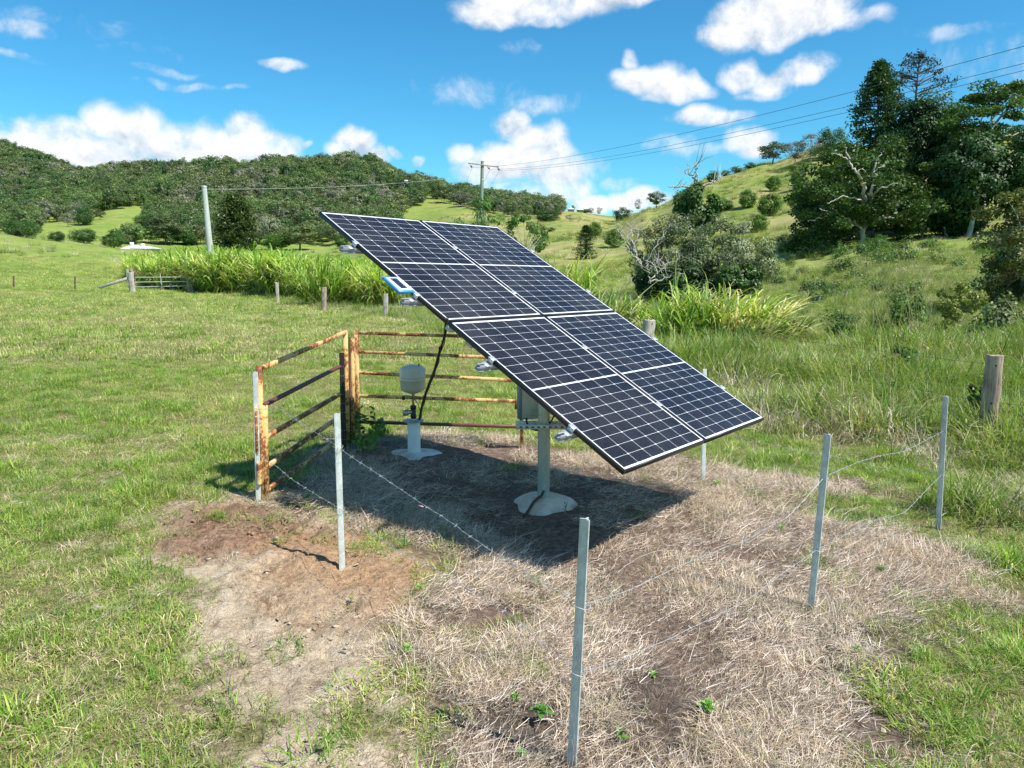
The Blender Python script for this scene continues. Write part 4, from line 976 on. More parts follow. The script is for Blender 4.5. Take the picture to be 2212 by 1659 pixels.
    limbed(2112, 520, 80, [((2112,522),(2118,460),(2122,410),(2125,371),(2124,326),.42,.26),((2124,330),(2130,305),(2141,291),(2141,261),(2160,236),.22,.06),((2141,280),(2165,250),(2189,220),(2206,203),.14,.05),((2112,310),(2111,281),(2121,261),(2129,226),.14,.04),((2124,340),(2111,310),(2095,300),(2075,285),.16,.04),((2141,262),(2150,232),(2152,210),.09,.03),((2112,300),(2098,262),(2085,245),.08,.03),((2130,305),(2160,295),(2195,290),(2220,280),.12,.04)],
        [(2126,185,14,4,0,2),(2099,212,20,6,0,4),(2124,216,22,7,1,5),(2155,205,20,6,0,5),(2188,186,20,6,2,5),(2210,195,16,8,2,4),(2119,240,18,5,-1,4),(2146,240,16,6,1,4),(2065,238,16,6,0,4),(2066,258,22,7,0,5),(2208,222,14,8,0,4),(2190,248,18,7,0,4),(2072,280,26,10,2,7),(2120,275,20,6,2,5),(2170,290,40,14,4,12),(2210,300,20,16,3,8),(2090,320,40,16,3,12)],
        'tall umbrella shaped tree with open crown and pale forking limbs at the right', 714, MG*1.15)
    broad(2085, 75, 262, 500, 170, 'dense dark tree under the left side of the umbrella crown', 715, DG, nclump=70, nleaf=16000, shell=.25)
    broad(2215, 74, 255, 500, 170, 'dense dark tree at the right border behind the drooping shrub', 716, DG, nclump=70, nleaf=16000, shell=.25)
    broad(2060, 78, 430, 535, 110, 'low dark bushy tree in the shade below the umbrella tree', 717, DG, nclump=44, nleaf=9000, shell=.2)
    broad(2045, 88, 285, 520, 160, 'dense dark tree filling the gap between the fig and the umbrella tree', 726, DG, nclump=70, nleaf=15000, shell=.2)
    broad(1785, 86, 372, 530, 150, 'dense dark tree behind the left side of the fig', 727, DG*1.1, nclump=60, nleaf=13000, shell=.2)
    # drooping olive shrub-tree close on the right
    YO = np.array([[.13,.15,.025],[.17,.18,.035],[.09,.11,.025],[.22,.21,.06]])
    broad(2215, 27, 372, 640, 250, 'olive drooping feathery tree leaning in at the right border', 718, YO*.75, nclump=70, crad=.65, nleaf=26000, leaf=.11, barkn='twig_grey', leafm='leaf', shell=.3, dead=26, trunk=.02, fork=.3, asp=.3) if False else broad(2230, 25, 372, 730, 270, 'olive drooping feathery tree leaning in at the right border', 718, YO*1.0, nclump=95, crad=.5, nleaf=26000, leaf=.11, barkn='twig_grey', leafm='leaf', shell=.3, dead=26, trunk=.02, fork=.3)
    # large dome pine on the left
    d = 112; p = on_ground(515, d); h = zt(515, d, 424)-p[2]
    k = araucaria(720, h, [(.06,2.6),(.25,2.9),(.5,2.8),(.75,2.2),(.9,1.3),(1,.5)], gap=.34, nb=13, leaf=.40, tuftn=26, r0=.35, along=.85, up=.0, cols=np.array([[.06,.095,.02],[.08,.115,.025],[.045,.075,.02],[.11,.14,.03]]), barkn='twig_grey')
    plant('dome_pine', k, p, 'large dark dome shaped pine with pale branches behind the cane thicket')
    # grey thicket in the middle
    G1 = np.array([[.10,.125,.055],[.14,.155,.075],[.08,.10,.045],[.17,.17,.10]])
    def bush(px, d, top, bot, wpx, label, seed, cols, name='bushy_tree', **kw):
        broad(px, d, top, bot, wpx, label, seed, cols, name=name, **kw)
    bush(1570, 42, 462, 668, 220, 'bushy grey-green tree, right half of the tangled thicket', 721, G1*2.0, nclump=110, crad=.48, nleaf=20000, leaf=.14, barkn='twig_grey', leafm='leaf', shell=.25, dead=26, trunk=.025, fork=.2, flat=.7, multi=3)
    bush(1450, 43, 458, 668, 220, 'bushy grey-green tree with many dead twigs, left half of the tangled thicket', 722, G1*1.9, nclump=95, crad=.48, nleaf=15000, leaf=.14, barkn='twig_grey', leafm='leaf', shell=.3, dead=40, trunk=.025, fork=.2, flat=.7, multi=3)
    bush(1450, 41, 555, 665, 190, 'low dark green undergrowth shrub at the foot of the thicket', 723, DG*.8, nclump=44, crad=.5, nleaf=11000, leaf=.16, leafm='leaf_gloss', shell=.1, trunk=.03, fork=.2, flat=.7, name='shrub')
    bush(1500, 48, 385, 520, 120, 'leafy green tree top rising out of the grey thicket', 724, MG*.8, nclump=26, crad=.6, nleaf=7000, leaf=.22, barkn='bark', shell=.05, trunk=.014, fork=.55, flat=.9, name='spreading_tree')
    bush(1590, 40, 560, 665, 130, 'low green undergrowth at the right foot of the thicket', 725, MG*.8, nclump=36, crad=.45, nleaf=8000, leaf=.16, leafm='leaf', shell=.1, trunk=.03, fork=.2, flat=.7, name='shrub')
    # dead limbs
    def dead(name, px, d, strokes, label, r=.05, mat='twig_grey', seed=1):
        rs = R_(seed); p = on_ground(px, d); b = B()
        for s in strokes:
            Q = np.array([at(q[0], q[1], d+(q[2] if len(q) > 2 else 0))-p for q in s]); t = np.linspace(0, 1, len(Q)*4); tt = np.linspace(0, 1, len(Q))
            Q = np.stack([np.interp(t, tt, Q[:, k]) for k in range(3)], -1); Q[1:] += rs.normal(0, r*.9, Q[1:].shape)
            b.tube(Q, np.linspace(r, r*.25, len(Q)), 5)
            for q in range(7): j = rs.randint(len(Q)//3, len(Q)); limb(b, rs, Q[j], Q[j]+rs.normal(0, .5, 3)+np.array([0, -.1, .35]), r*.3, r*.1, .3, 5, 3)
        root = thing(name, p, label, 'dead tree'); part(b, 'trunk', M[mat], root, True)
    dead('dead_tree', 1510, 48.6, [[(1512,600),(1512,500),(1508,430),(1506,380)],[(1506,395),(1503,370),(1506,352)],[(1506,392),(1495,380),(1478,372)],[(1514,420),(1520,400),(1545,392),(1560,382)],[(1512,410),(1480,400),(1438,404)]], 'bare dead tree with grey limbs sticking out above the thicket', .09, seed=3)
    dead('dead_tree', 1385, 41, [[(1400,605),(1385,570),(1368,540),(1345,500)],[(1385,570),(1362,545),(1350,525)],[(1390,585),(1400,560),(1425,520),(1440,490)],[(1368,540),(1375,510),(1390,490)],[(1400,605),(1420,575),(1415,545)],[(1345,515),(1335,500),(1330,492)],[(1372,545),(1362,515),(1366,495)]], 'pale dead shrub of forking twigs at the left end of the thicket', .05, mat='bark_pale', seed=4)
    dead('dead_tree', 1410, 39, [[(1400,612),(1420,590),(1440,570),(1470,560)],[(1405,612),(1400,585),(1425,560)],[(1420,592),(1412,570),(1390,560)],[(1400,610),(1440,600),(1475,590)]], 'low pale dead branches in front of the dark undergrowth', .04, mat='bark_pale', seed=6)
    # weedy shrubs in the tall grass
    def weed(px, d, top, wpx, label, seed, cols=MG*1.3, leaf=.10):
        p = on_ground(px, d); h = max(.3, zt(px, d, top)-p[2]); cw = wpx/FP*d/2
        plant('shrub', tree_mesh(seed, h, cw*1.15, -.35, 26, .17*cw/.6, 2200, leaf, cols, trunk=.012, fork=.2, barkn='bark', leafm='leaf', flat=1.0, shell=.05), p, label, 'shrub')
    weed(1950, 22, 588, 110, 'leafy bright green shrub on the grassy slope under the big trees', 731)
    weed(2080, 20, 600, 110, 'yellow-green leafy shrub below the drooping olive tree', 732, np.array([[.16,.20,.03],[.22,.24,.05]]))
    weed(2170, 17, 610, 120, 'dark olive shrub at the right border in the tall grass', 733, OG)
    weed(1960, 12.6, 745, 110, 'dark leafy weed patch in the tall grass left of the big timber post', 734, MG, .07)
    weed(1830, 20, 690, 60, 'small low leafy weed in the tall grass right of the cane clumps', 735, MG, .08)
    weed(2145, 9.2, 815, 60, 'small dark weed growing behind the big timber post', 737, MG, .06)
    weed(1290, 40, 625, 60, 'small shrub among the cane clumps beside the array edge', 736, MG, .1)
hero()
def scrub():
    rs = R_(95); pr = []
    for k, c in enumerate((MG*1.05, np.array([[.14,.20,.04],[.19,.24,.06],[.10,.15,.03]]), DG*1.3)):
        me = tree_mesh(880+k, .9, .75, -.35, 16, .26, 900, .085, c, trunk=.015, fork=.2, leafm='leaf', flat=.9, shell=.05)[1]; pr.append(bpy.data.objects.new('scrub', me))
    x, y = rand_pts(rs, .62, 13, 70, .80); z = H(x, y); n = len(x); pc = 1106+FP/cp*x/y
    g = in_view(x, y, z, 40) & (pc > 1560) & (rs.uniform(0, 1, n) < np.clip((fbm(x/3.5, y/3.5, 37, 3)-.50)*6, 0, .8)*np.interp(y, [13, 20, 45, 70], [.25, .6, .6, .25])) & (sdf(P_TALL, x, y) > 1)
    P = np.stack([x, y, z-.05], -1)[g]; n = len(P)
    scatter('slope_scrub', pr, P, rots(rs, n, .1), rs.uniform(.4, 1.2, n)*np.interp(P[:, 1], [13, 60], [.7, 1.5]), rs.randint(0, 3, n), 'low leafy scrub spread through the long grass of the right hand slope', 'scrub')
scrub()

# ------------------------------------------------------------------ solar array (frame of reference solved from the photo)
A0 = np.array([-1.615, 6.36, .46+CAMH]); ax = np.array([.636, .771, -.014]); nx = np.array([.387, -.303, .871])
ax /= np.linalg.norm(ax); nx -= ax*(nx@ax); nx /= np.linalg.norm(nx); bx = np.cross(nx, ax)       # a across, b up the slope, n out of the glass
PWd, PHt, GAP = 1.134, 1.722, .02
def AP(u, v, w=0): return A0+ax*u-bx*v+nx*w        # u to the right, v down the slope
AX = np.array([ax, bx, nx])
def array_():
    foot = gp(1174, 1092); foot[2] = 0
    root = thing('solar_array', foot, 'tilted ground mount array of four black framed solar panels on a single steel pole', 'solar array')
    Or = np.array(root.location)
    def pt(b, name, mats, parent=root, smooth=False):
        b.V = [v-Or for v in b.V]; return part(b, name, mats, parent, smooth)
    fw, ft = .011, .035
    for r in range(2):
        for c in range(2):
            u0 = c*(PWd+GAP); v0 = r*(PHt+GAP); cen = AP(u0+PWd/2, v0+PHt/2)
            # glass with uv in metres
            g = B(); gw, gh = PWd-2*fw, PHt-2*fw
            Vg = [cen+ax*sx*gw/2+bx*sy*gh/2-nx*.002 for sx, sy in ((-1,-1),(1,-1),(1,1),(-1,1))]
            Vb = [q-nx*.006 for q in Vg]
            g.add(np.array(Vg), [[0,1,2,3]]); g.add(np.array(Vb), [[3,2,1,0]], mi=1)
            o = pt(g, 'solar_panel', [M['cells'], M['backsheet']])
            uv = o.data.uv_layers.new(name='UVMap'); q = [((gw-1.074)/-2, -(gh-1.682)/2), (1.074+(gw-1.074)/2, -(gh-1.682)/2), (1.074+(gw-1.074)/2, 1.682+(gh-1.682)/2), (-(gw-1.074)/2, 1.682+(gh-1.682)/2)]
            q = q*2
            for i, l in enumerate(o.data.loops): uv.data[i].uv = q[l.vertex_index % 4]
            f = B()
            for s in (-1, 1):
                f.box(cen+ax*s*(PWd/2-fw/2)-nx*ft/2, (PHt, ft, fw), [bx, nx, ax])
                f.box(cen+bx*s*(PHt/2-fw/2)-nx*ft/2, (PWd-2*fw-.0005, ft, fw), [ax, nx, bx])
            f.V = [v-Or for v in f.V]; fo = part(f, 'panel_frame', M['black_frame'], o)
            jb = B(); jb.box(cen+bx*.02-nx*.02, (.09,.05,.02), AX, bev=.003); jb.V = [v-Or for v in jb.V]; part(jb, 'junction_box', M['black_plastic'], o)
    # rails: where their ends show along the left edge
    vs = []
    for (x, y) in ((757,524),(891,637),(1058,776),(1236,923)):
        v = ray(x, y); cam = np.array([0, 0, CAMH]); t = ((A0-cam)@nx)/(v@nx); q = cam+v*t; vs.append(-(q-A0)@bx)
    Wt = 2*PWd+GAP
    for v in vs:
        r = B(); zc = -ft-.028
        r.bar(AP(-.13, v, zc-.018), AP(Wt+.02, v, zc-.018), .052, .006, nx); 
        for sy in (-1, 1): r.bar(AP(-.13, v+sy*.019, zc+.004), AP(Wt+.02, v+sy*.019, zc+.004), .006, .042, nx); r.bar(AP(-.13, v+sy*.014, zc+.023), AP(Wt+.02, v+sy*.014, zc+.023), .016, .005, nx)
        r.bar(AP(-.13, v, zc-.002), AP(Wt+.02, v, zc-.002), .032, .004, nx)
        rail = pt(r, 'mounting_rail', M['alu'])
        def clamp_(u, w):
            k = B(); k.box(AP(u, v, .004), (w, .05, .005), AX, bev=.001); k.lathe([(0,.006),(.007,.005),(.007,0)], (0,0,0), 6)
            vv = k.V[-1]; k.V[-1] = AP(u, v, .0066)+vv@AX
            return k
        for u, w in ((-.008, .05), (PWd+GAP/2, .042), (Wt+.008, .05)):
            k = clamp_(u, w)
            if u < 0 or u > 2: k.box(AP(u+(-.014 if u < 0 else .014), v, -.018), (.004, .05, .04), AX)
            pt(k, 'panel_clamp', M['clamp'], root)
        # L foot near the left end
        k = B(); k.box(AP(-.05, v, -ft-.005), (.05,.06,.006), AX); pt(k, 'rail_bracket', M['clamp'], root)
    # supporting beams down the slope and cross tube, plus beams added to cover the panel gaps
    for u in (.5, Wt-.5):
        b = B(); b.bar(AP(u, .25, -.13), AP(u, 3.2, -.13), .06, .07, nx); pt(b, 'support_or_cover_beam', M['galv'])
    b = B(); b.bar(AP(Wt/2, .1, -.115), AP(Wt/2, 2*PHt-.1, -.115), .05, .05, nx); pt(b, 'support_or_cover_beam', M['galv'])  # added beam, blocks sunlight through the gap between panel columns
    b = B(); b.bar(AP(.02, PHt+GAP/2, -.062), AP(Wt-.02, PHt+GAP/2, -.062), .05, .04, nx); pt(b, 'cross_or_cover_beam', M['galv'])  # added under the row gap to keep sun lines off the ground
    # column top under the array, vertically above the footing
    best = min(((np.linalg.norm((AP(u_, v_)-foot)[:2]), u_, v_) for u_ in np.linspace(.3, 2, 60) for v_ in np.linspace(.4, 3.2, 90)))
    top = AP(best[1], best[2], -.21)
    b = B(); b.bar(AP(.3, best[2], -.195), AP(Wt-.3, best[2], -.195), .08, .06, nx); pt(b, 'cross_or_cover_beam', M['galv'])
    b = B(); b.tube([foot+[0,0,-.1], foot+[0,0,.62], foot+[0,0,.624]], .054, 24); b.tube([foot+[0,0,.624], [foot[0], foot[1], top[2]+.02]], .0525, 24)
    for dx in (-.02, .022): b.tube([foot+[dx, -.0495, .1], [foot[0]+dx, foot[1]-.0485, top[2]-.1]], .004, 5, caps=False)
    b.tube([foot+[0,0,.60], foot+[0,0,.615]], .0565, 24); b.tube([foot+[0,0,1.05], foot+[0,0,1.062]], .056, 24)
    pt(b, 'support_pole', M['galv_pole'], smooth=True)
    b = B(); rs = R_(4); prof = [(.0,.095),(.07,.094),(.13,.086),(.19,.069),(.24,.043),(.275,.010),(.29,-.06)]
    b.lathe(prof, foot, 40); V = b.V[0]; a = np.arctan2(V[:,1]-foot[1], V[:,0]-foot[0]); rr = 1+.07*np.sin(a*3+1)+.04*np.sin(a*7); V[:, :2] = foot[:2]+(V[:, :2]-foot[:2])*rr[:, None]; b.V[0] = V
    pt(b, 'concrete_footing', M['concrete'], smooth=True)
    # control box, facing away to the left, on strut brackets
    p = foot; lx = np.array([.97, .24, 0]); ly = np.array([-.24, .97, 0]); Z = np.array([0, 0, 1.])
    zc = CAMH+6.5*slope(840); bc = np.array([at(1143, 850, 6.5)[0], 6.5, 0])
    zb = CAMH+6.5*slope(902); ztop = CAMH+6.5*slope(800)
    c = np.array([(at(1124, 850, 6.5)[0]+at(1170, 850, 6.5)[0])/2, 6.48, (zb+ztop)/2]); w = at(1170, 850, 6.5)[0]-at(1124, 850, 6.5)[0]
    b = B(); b.box(c, (w+.02, .12, ztop-zb), [lx, ly, Z], bev=.006); b.box(c-lx*((w+.02)/2+.003), (.006, .13, ztop-zb+.01), [lx, ly, Z], mi=1)
    box = pt(b, 'control_box', [M['box_grey'], M['box_edge']])
    b = B(); b.box(c+lx*.03-ly*.068+Z*-.02, (.11, .012, .2), [lx, ly, Z], bev=.004); pt(b, 'isolator_cover', M['box_grey'], box)
    b = B(); zs = zb-.015
    for dy, dz in ((-.072, 0), (.072, .0)):
        b.bar([foot[0]-.24, foot[1]+dy, zs+dz], [foot[0]+.30, foot[1]+dy, zs+dz], .022, .04)
    for x in (-.2, .1, .25): b.bar([foot[0]+x, foot[1]-.08, zs-.012], [foot[0]+x, foot[1]+.08, zs-.012], .02, .006)
    for x in np.arange(-.2, .3, .05): b.box([foot[0]+x, foot[1]-.084, zs], (.024, .003, .012), None, mi=1)
    pt(b, 'strut_bracket', [M['galv'], M['black_plastic']])
    def cable(pts, r, name='cable', mat='black_rubber', parent=root):
        Q = np.array(pts); n = 24; t = np.linspace(0, 1, len(Q)); tt = np.linspace(0, 1, n)
        # smooth spline through points
        from mathutils.geometry import interpolate_bezier
        S = np.stack([np.interp(tt, t, Q[:, k]) for k in range(3)], -1)
        for _ in range(3): S[1:-1] = (S[:-2]+2*S[1:-1]+S[2:])/4
        b = B(); b.tube(S, r, 8); return pt(b, name, M[mat], parent, True)
    f = lambda px, py, d: at(px, py, d)
    cable([f(1137,903,6.3), f(1138,915,6.28), f(1148,927,6.26), f(1164,930,6.27), f(1176,928,6.3)], .009)
    cable([f(1168,868,6.24), f(1172,880,6.22), f(1184,888,6.21), f(1196,885,6.2), f(1204,870,6.2)], .010)
    cable([f(1192,870,6.2), f(1198,895,6.2), f(1190,912,6.22), f(1180,920,6.24)], .007)
    cable([f(1150,904,6.2), f(1156,915,6.2), f(1166,922,6.22)], .0025)
    cable([f(1145,893,6.2), f(1150,898,6.18), f(1170,897,6.18)], .002, mat='brass')
    # earth pipe over the footing
    da = np.array([-.42, -.91, 0]); side = np.array([-.91, .42, 0]); zr = lambda r: np.interp(r, [0,.07,.13,.19,.24,.275,.29,.34], [.095,.094,.086,.069,.043,.010,0,0])
    Q = [foot+da*r+side*k+[0, 0, zr(r)*1.04+.014] for r, k in ((.36,.03),(.32,.03),(.26,.025),(.19,.015),(.12,.0),(.075,-.01))]+[foot+da*.062-side*.03+[0,0,.155]]
    b = B(); b.tube(Q, .012, 8)
    o = b.obj('bent_pipe', M['pipe_brown'], smooth=True, origin=Q[0]); tag(o, 'short brown pipe bent over the concrete footing of the array pole', 'pipe')
    # small blue hobby panel clipped on the left edge
    q = [(833,597),(866,598),(891,628),(856,629)]
    d0 = AP(0, (vs[0]+vs[1])/2)[1]-.02
    cam = np.array([0, 0, CAMH]); pl0 = AP(0, 1.0, .02)
    C = []
    for x, y in q:
        v = ray(x, y); t = ((pl0-cam)@nx)/(v@nx); C.append(cam+v*t)
    C = np.array(C); cen = C.mean(0); e1 = (C[1]-C[0]+C[2]-C[3])/2; e2 = (C[0]-C[3]+C[1]-C[2])/2; w1, h1 = np.linalg.norm(e1), np.linalg.norm(e2); e1 /= w1; e2 = np.cross(nx, e1)
    AXs = np.array([e1, e2, nx]); root2 = thing('small_solar_panel', cen, 'small blue framed solar charger panel clipped to the upper left edge of the array', 'solar panel')
    O2 = np.array(root2.location)
    b = B(); b.box(cen-nx*.012, (w1, h1, .02), AXs, bev=.003); b.V = [v-O2 for v in b.V]; part(b, 'blue_frame', M['blue_plastic'], root2)
    b = B(); b.box(cen, (w1*.83, h1*.86, .003), AXs); b.V = [v-O2 for v in b.V]; part(b, 'white_face', M['white_plastic'], root2)
    b = B(); 
    for i in range(2):
        for j in range(6): b.box(cen+e1*(i-.5)*w1*.21+e2*(j-2.5)*h1*.112+nx*.003, (w1*.195, h1*.102, .003), AXs)
    b.V = [v-O2 for v in b.V]; part(b, 'cells', M['cell_blue'], root2)
    b = B(); b.bar(cen+e1*w1*.45-nx*.02, cen+e1*(w1*.5+.08)-nx*.05, .03, .01, nx); b.V = [v-O2 for v in b.V]; part(b, 'clip', M['black_plastic'], root2)
    return vs
VS = array_()

# ------------------------------------------------------------------ bore head
def bore():
    p = gp(895, 985); p[2] = 0; d = p[1]
    root = thing('bore_head', p, 'white bore casing with valve and beige pressure tank on a round concrete pad', 'bore pump head')
    z = lambda py: CAMH+d*slope(py)
    s = d*1.0/FP
    b = B(); prof = [(0,.06),(.12,.054),(.22,.038),(.31,.018),(.36,-.015),(.37,-.08)]; b.lathe(prof, (0,-.02,0), 40)
    V = b.V[0]; a = np.arctan2(V[:,1], V[:,0]); V[:, :2] *= (1+.06*np.sin(a*3)+.05*np.sin(a*5+2))[:, None]; part(b, 'concrete_pad', M['concrete_pad'], root, True)
    zf = z(908); b = B(); b.lathe([(.083,.02),(.083,.055),(.0705,.06),(.0705,zf)], (0,0,0), 32); part(b, 'casing_pipe', M['pvc'], root, True)
    b = B(); b.lathe([(0,zf+.006),(.05,zf+.006),(.11,zf+.003),(.112,zf-.006),(.108,zf-.012),(0,zf-.012)], (0,0,0), 32); part(b, 'flange_plate', M['flange'], root)
    zt0 = z(851); ztp = z(787); R = .140
    b = B(); b.tube([(0,0,zf),(0,0,zf+.02)], .03, 16, mi=1); b.lathe([(.02,zf+.02),(.033,zf+.03),(.033,zf+.06),(.028,zf+.07),(.030,zf+.12),(.028,zf+.125),(.034,zf+.13),(.034,zf+.165),(.02,zf+.17)], (0,0,0), 16)
    part(b, 'pipe_fitting', [M['black_plastic'], M['galv']], root, True)
    b = B(); b.tube([(0,0,zf+.16),(0,0,zt0+.01)], .014, 12); b.tube([(-.02,0,zt0-.045),(.06,0.01,zt0-.045)], .016, 10); part(b, 'riser_pipe', M['brass'], root, True)
    b = B(); c = np.array([-.055,-.03,zf+.095]); dd = np.array([-.80,-.55,-.05]); dd /= np.linalg.norm(dd)
    b.tube([c+dd*-.06, c], .022, 16); b.tube([c, c+dd*.01], .028, 16); b.tube([c+dd*.01, c+dd*.05], .034, 20, caps=False); b.tube([c+dd*.05, c+dd*.051, c+dd*.012], [.034,.026,.025], 20, caps=False); b.tube([c+dd*.02, c+dd*.025], .024, 20, mi=1)
    v = part(b, 'outlet_valve', [M['steel'], M['black_plastic']], root, True)
    b = B(); b.tube([c+dd*.0, c+np.array([0,0,.045])], .008, 8); b.bar(c+[.005,0,.045], c+[-.06,-.02,.075], .018, .004); b.bar(c+[-.06,-.02,.075], c+[-.115,-.04,.077], .018, .004); part(b, 'valve_handle', M['steel'], v)
    b = B(); b.tube([(-.01,-.03,zt0-.035),(-.07,-.06,zt0-.037)], .008, 8, mi=1); b.box((-.095,-.06,zt0-.035), (.035,.03,.04), None, bev=.004); part(b, 'pressure_switch', [M['black_plastic'], M['steel']], root)
    b = B(); t = np.linspace(0, 1, 16)[:, None]; P0, P1, P2, P3 = [np.array(q) for q in ((-.095,-.06,zt0-.01), (-.02,-.12,zt0+.03), (.11,-.12,zt0-.06), (.085,-.07,zf+.03))]
    Q = (1-t)**3*P0+3*(1-t)**2*t*P1+3*(1-t)*t*t*P2+t**3*P3; b.tube(Q, .0035, 6); part(b, 'sensor_lead', M['black_rubber'], root, True)
    h = ztp-zt0; b = B(); pr = [(.02,zt0),(.06,zt0+.012),(.10,zt0+.028),(.128,zt0+.048),(R,zt0+.075),(R,zt0+.155),(R+.003,zt0+.158),(R+.003,zt0+.166),(R,zt0+.169),(R,zt0+.185),(R+.0025,zt0+.187),(R+.0025,zt0+.192),(R,zt0+.194),(R,ztp-.055),(.131,ztp-.042),(.11,ztp-.024),(.07,ztp-.008),(0,ztp)]
    b.lathe(pr, (0,0,0), 48); part(b, 'pressure_tank', M['tank'], root, True)
    b = B(); b.tube([(.075,-.03,ztp-.012),(.075,-.03,ztp+.012)], .008, 8); part(b, 'tank_valve', M['black_plastic'], root)
    # drop cable from array to bore
    D = np.array([(964,688),(961,726),(950,757),(942,790),(935.6,810),(926,832),(918.4,853.7),(911,880),(906,906)], float)
    y0 = AP(0, 1.74)[1]; ys = np.linspace(y0, d-.07, len(D)); Q = np.array([at(a_, b_, y_) for (a_, b_), y_ in zip(D, ys)])
    t = np.linspace(0, 1, len(Q)); tt = np.linspace(0, 1, 40); S = np.stack([np.interp(tt, t, Q[:, k]) for k in range(3)], -1)
    for _ in range(3): S[1:-1] = (S[:-2]+2*S[1:-1]+S[2:])/4
    b = B(); b.tube(S, np.interp(tt, [0, .25, .5, 1], [.008, .011, .015, .014]), 8); S2 = S+np.array([.012, 0, 0])+.006*np.sin(tt*40)[:, None]; b.tube(S2, .004, 5)
    for k in (9, 20, 30): b.tube([S[k]-(S[k+1]-S[k])*.2, S[k]+(S[k+1]-S[k])*.2], .018, 8)
    o = b.obj('power_cable', M['black_rubber'], smooth=True, origin=S[0]); tag(o, 'thick black cable hanging from the array edge down to the bore head', 'cable')
bore()

# ------------------------------------------------------------------ rusty gate panels
def gates():
    def tube_sq(b, p, q, w=.042, h=.042, mi=0, bev=.004): b.bar(p, q, w, h, bev=bev, mi=mi)
    # left panel
    near = gp(566, 1078); nd = near[1]; fd = 8.15
    root = thing('steel_gate', (near[0], near[1], 0), 'rusty yellow steel gate panel angling towards the camera on the left', 'gate'); O = np.array(root.location)
    def pt(b, nm, mats, sm=False, parent=None):
        b.V = [v-O for v in b.V]; return part(b, nm, mats, parent or root, sm)
    N_ = [at(569, y, nd) for y in (794,875.6,947.5,1013,1063)]; F_ = [at(747, y, fd) for y in (717,785,844,891,938)]
    for i, (p, q) in enumerate(zip(N_, F_)):
        b = B()
        if i == 1: b.tube([p, q], .022, 12); pt(b, 'rail', M['maroon'], True)
        else: tube_sq(b, p, q, .036, .04); pt(b, 'rail', M['rust_paint'])
    b = B(); tube_sq(b, at(565, 1078, nd), at(560, 790, nd), .045, .05); pt(b, 'end_post', M['rust_paint'])
    b = B(); tube_sq(b, at(575, 1078, nd+.02)+[0,0,.0], at(571, 874, nd+.02), .045, .05); pt(b, 'end_post', M['rust_paint'])
    b = B(); b.bar(at(555, 980, nd-.03), at(553, 880, nd-.03), .03, .03, bev=.004); pt(b, 'hinge_sleeve', M['rust_paint'])
    b = B(); b.tube([at(560, 1045, nd-.045), at(560, 1000, nd-.045)], .022, 10); pt(b, 'hinge_pin', M['rust_paint'])
    b = B(); tube_sq(b, at(751, 950, fd), at(746, 715, fd), .045, .045); pt(b, 'end_post', M['rust_paint'])
    # right panel
    ld, rd = 8.5, 8.3
    q = at(772, 950, ld); root2 = thing('steel_gate', (q[0], q[1], 0), 'rusty yellow steel gate panel running behind the bore head', 'gate'); O = np.array(root2.location)
    root = root2
    L_ = [at(771, y, ld) for y in (719,760,805,855,911)]; Rr = [at(1127, y, rd) for y in (730,774.5,822,867,922)]
    for i, (p, q) in enumerate(zip(L_, Rr)):
        b = B(); tube_sq(b, p, q, .036, .036); pt(b, 'rail', M['maroon'] if i == 4 else M['rust_paint'], parent=root2)
    b = B(); tube_sq(b, at(774, 935, ld), at(769, 714, ld), .06, .05); pt(b, 'end_post', M['rust_paint'], parent=root2)
    b = B(); tube_sq(b, at(1127, 972, rd), at(1127, 726, rd), .045, .04); pt(b, 'end_post', M['rust_paint'], parent=root2)
    b = B(); b.box(at(1117, 874, rd-.04), (.05,.03,.10), None, bev=.004); b.tube([at(1118,868,rd-.05), at(1119,858,rd-.03), at(1123,852,rd)], .004, 6); pt(b, 'latch', M['rust_tube'], parent=root2)
    # corner post between them
    c = at(760, 940, 8.3); root3 = thing('gate_post', (c[0], c[1], 0), 'narrow rusty yellow flat steel post standing in the corner between the two gate panels', 'post'); O = np.array(root3.location)
    b = B(); b.bar(at(764, 945, 8.35), at(762, 731, 8.35), .09, .03, bev=.003); pt(b, 'plate', M['rust_paint'], parent=root3)
    b = B(); b.tube([at(757, 945, 8.26), at(755, 728, 8.26)], .014, 8); pt(b, 'rod', M['rust_tube'], parent=root3)
    b = B(); b.box(at(756, 872, 8.2), (.04,.04,.07), None, bev=.004); pt(b, 'latch', M['rust_tube'], parent=root3)
gates()

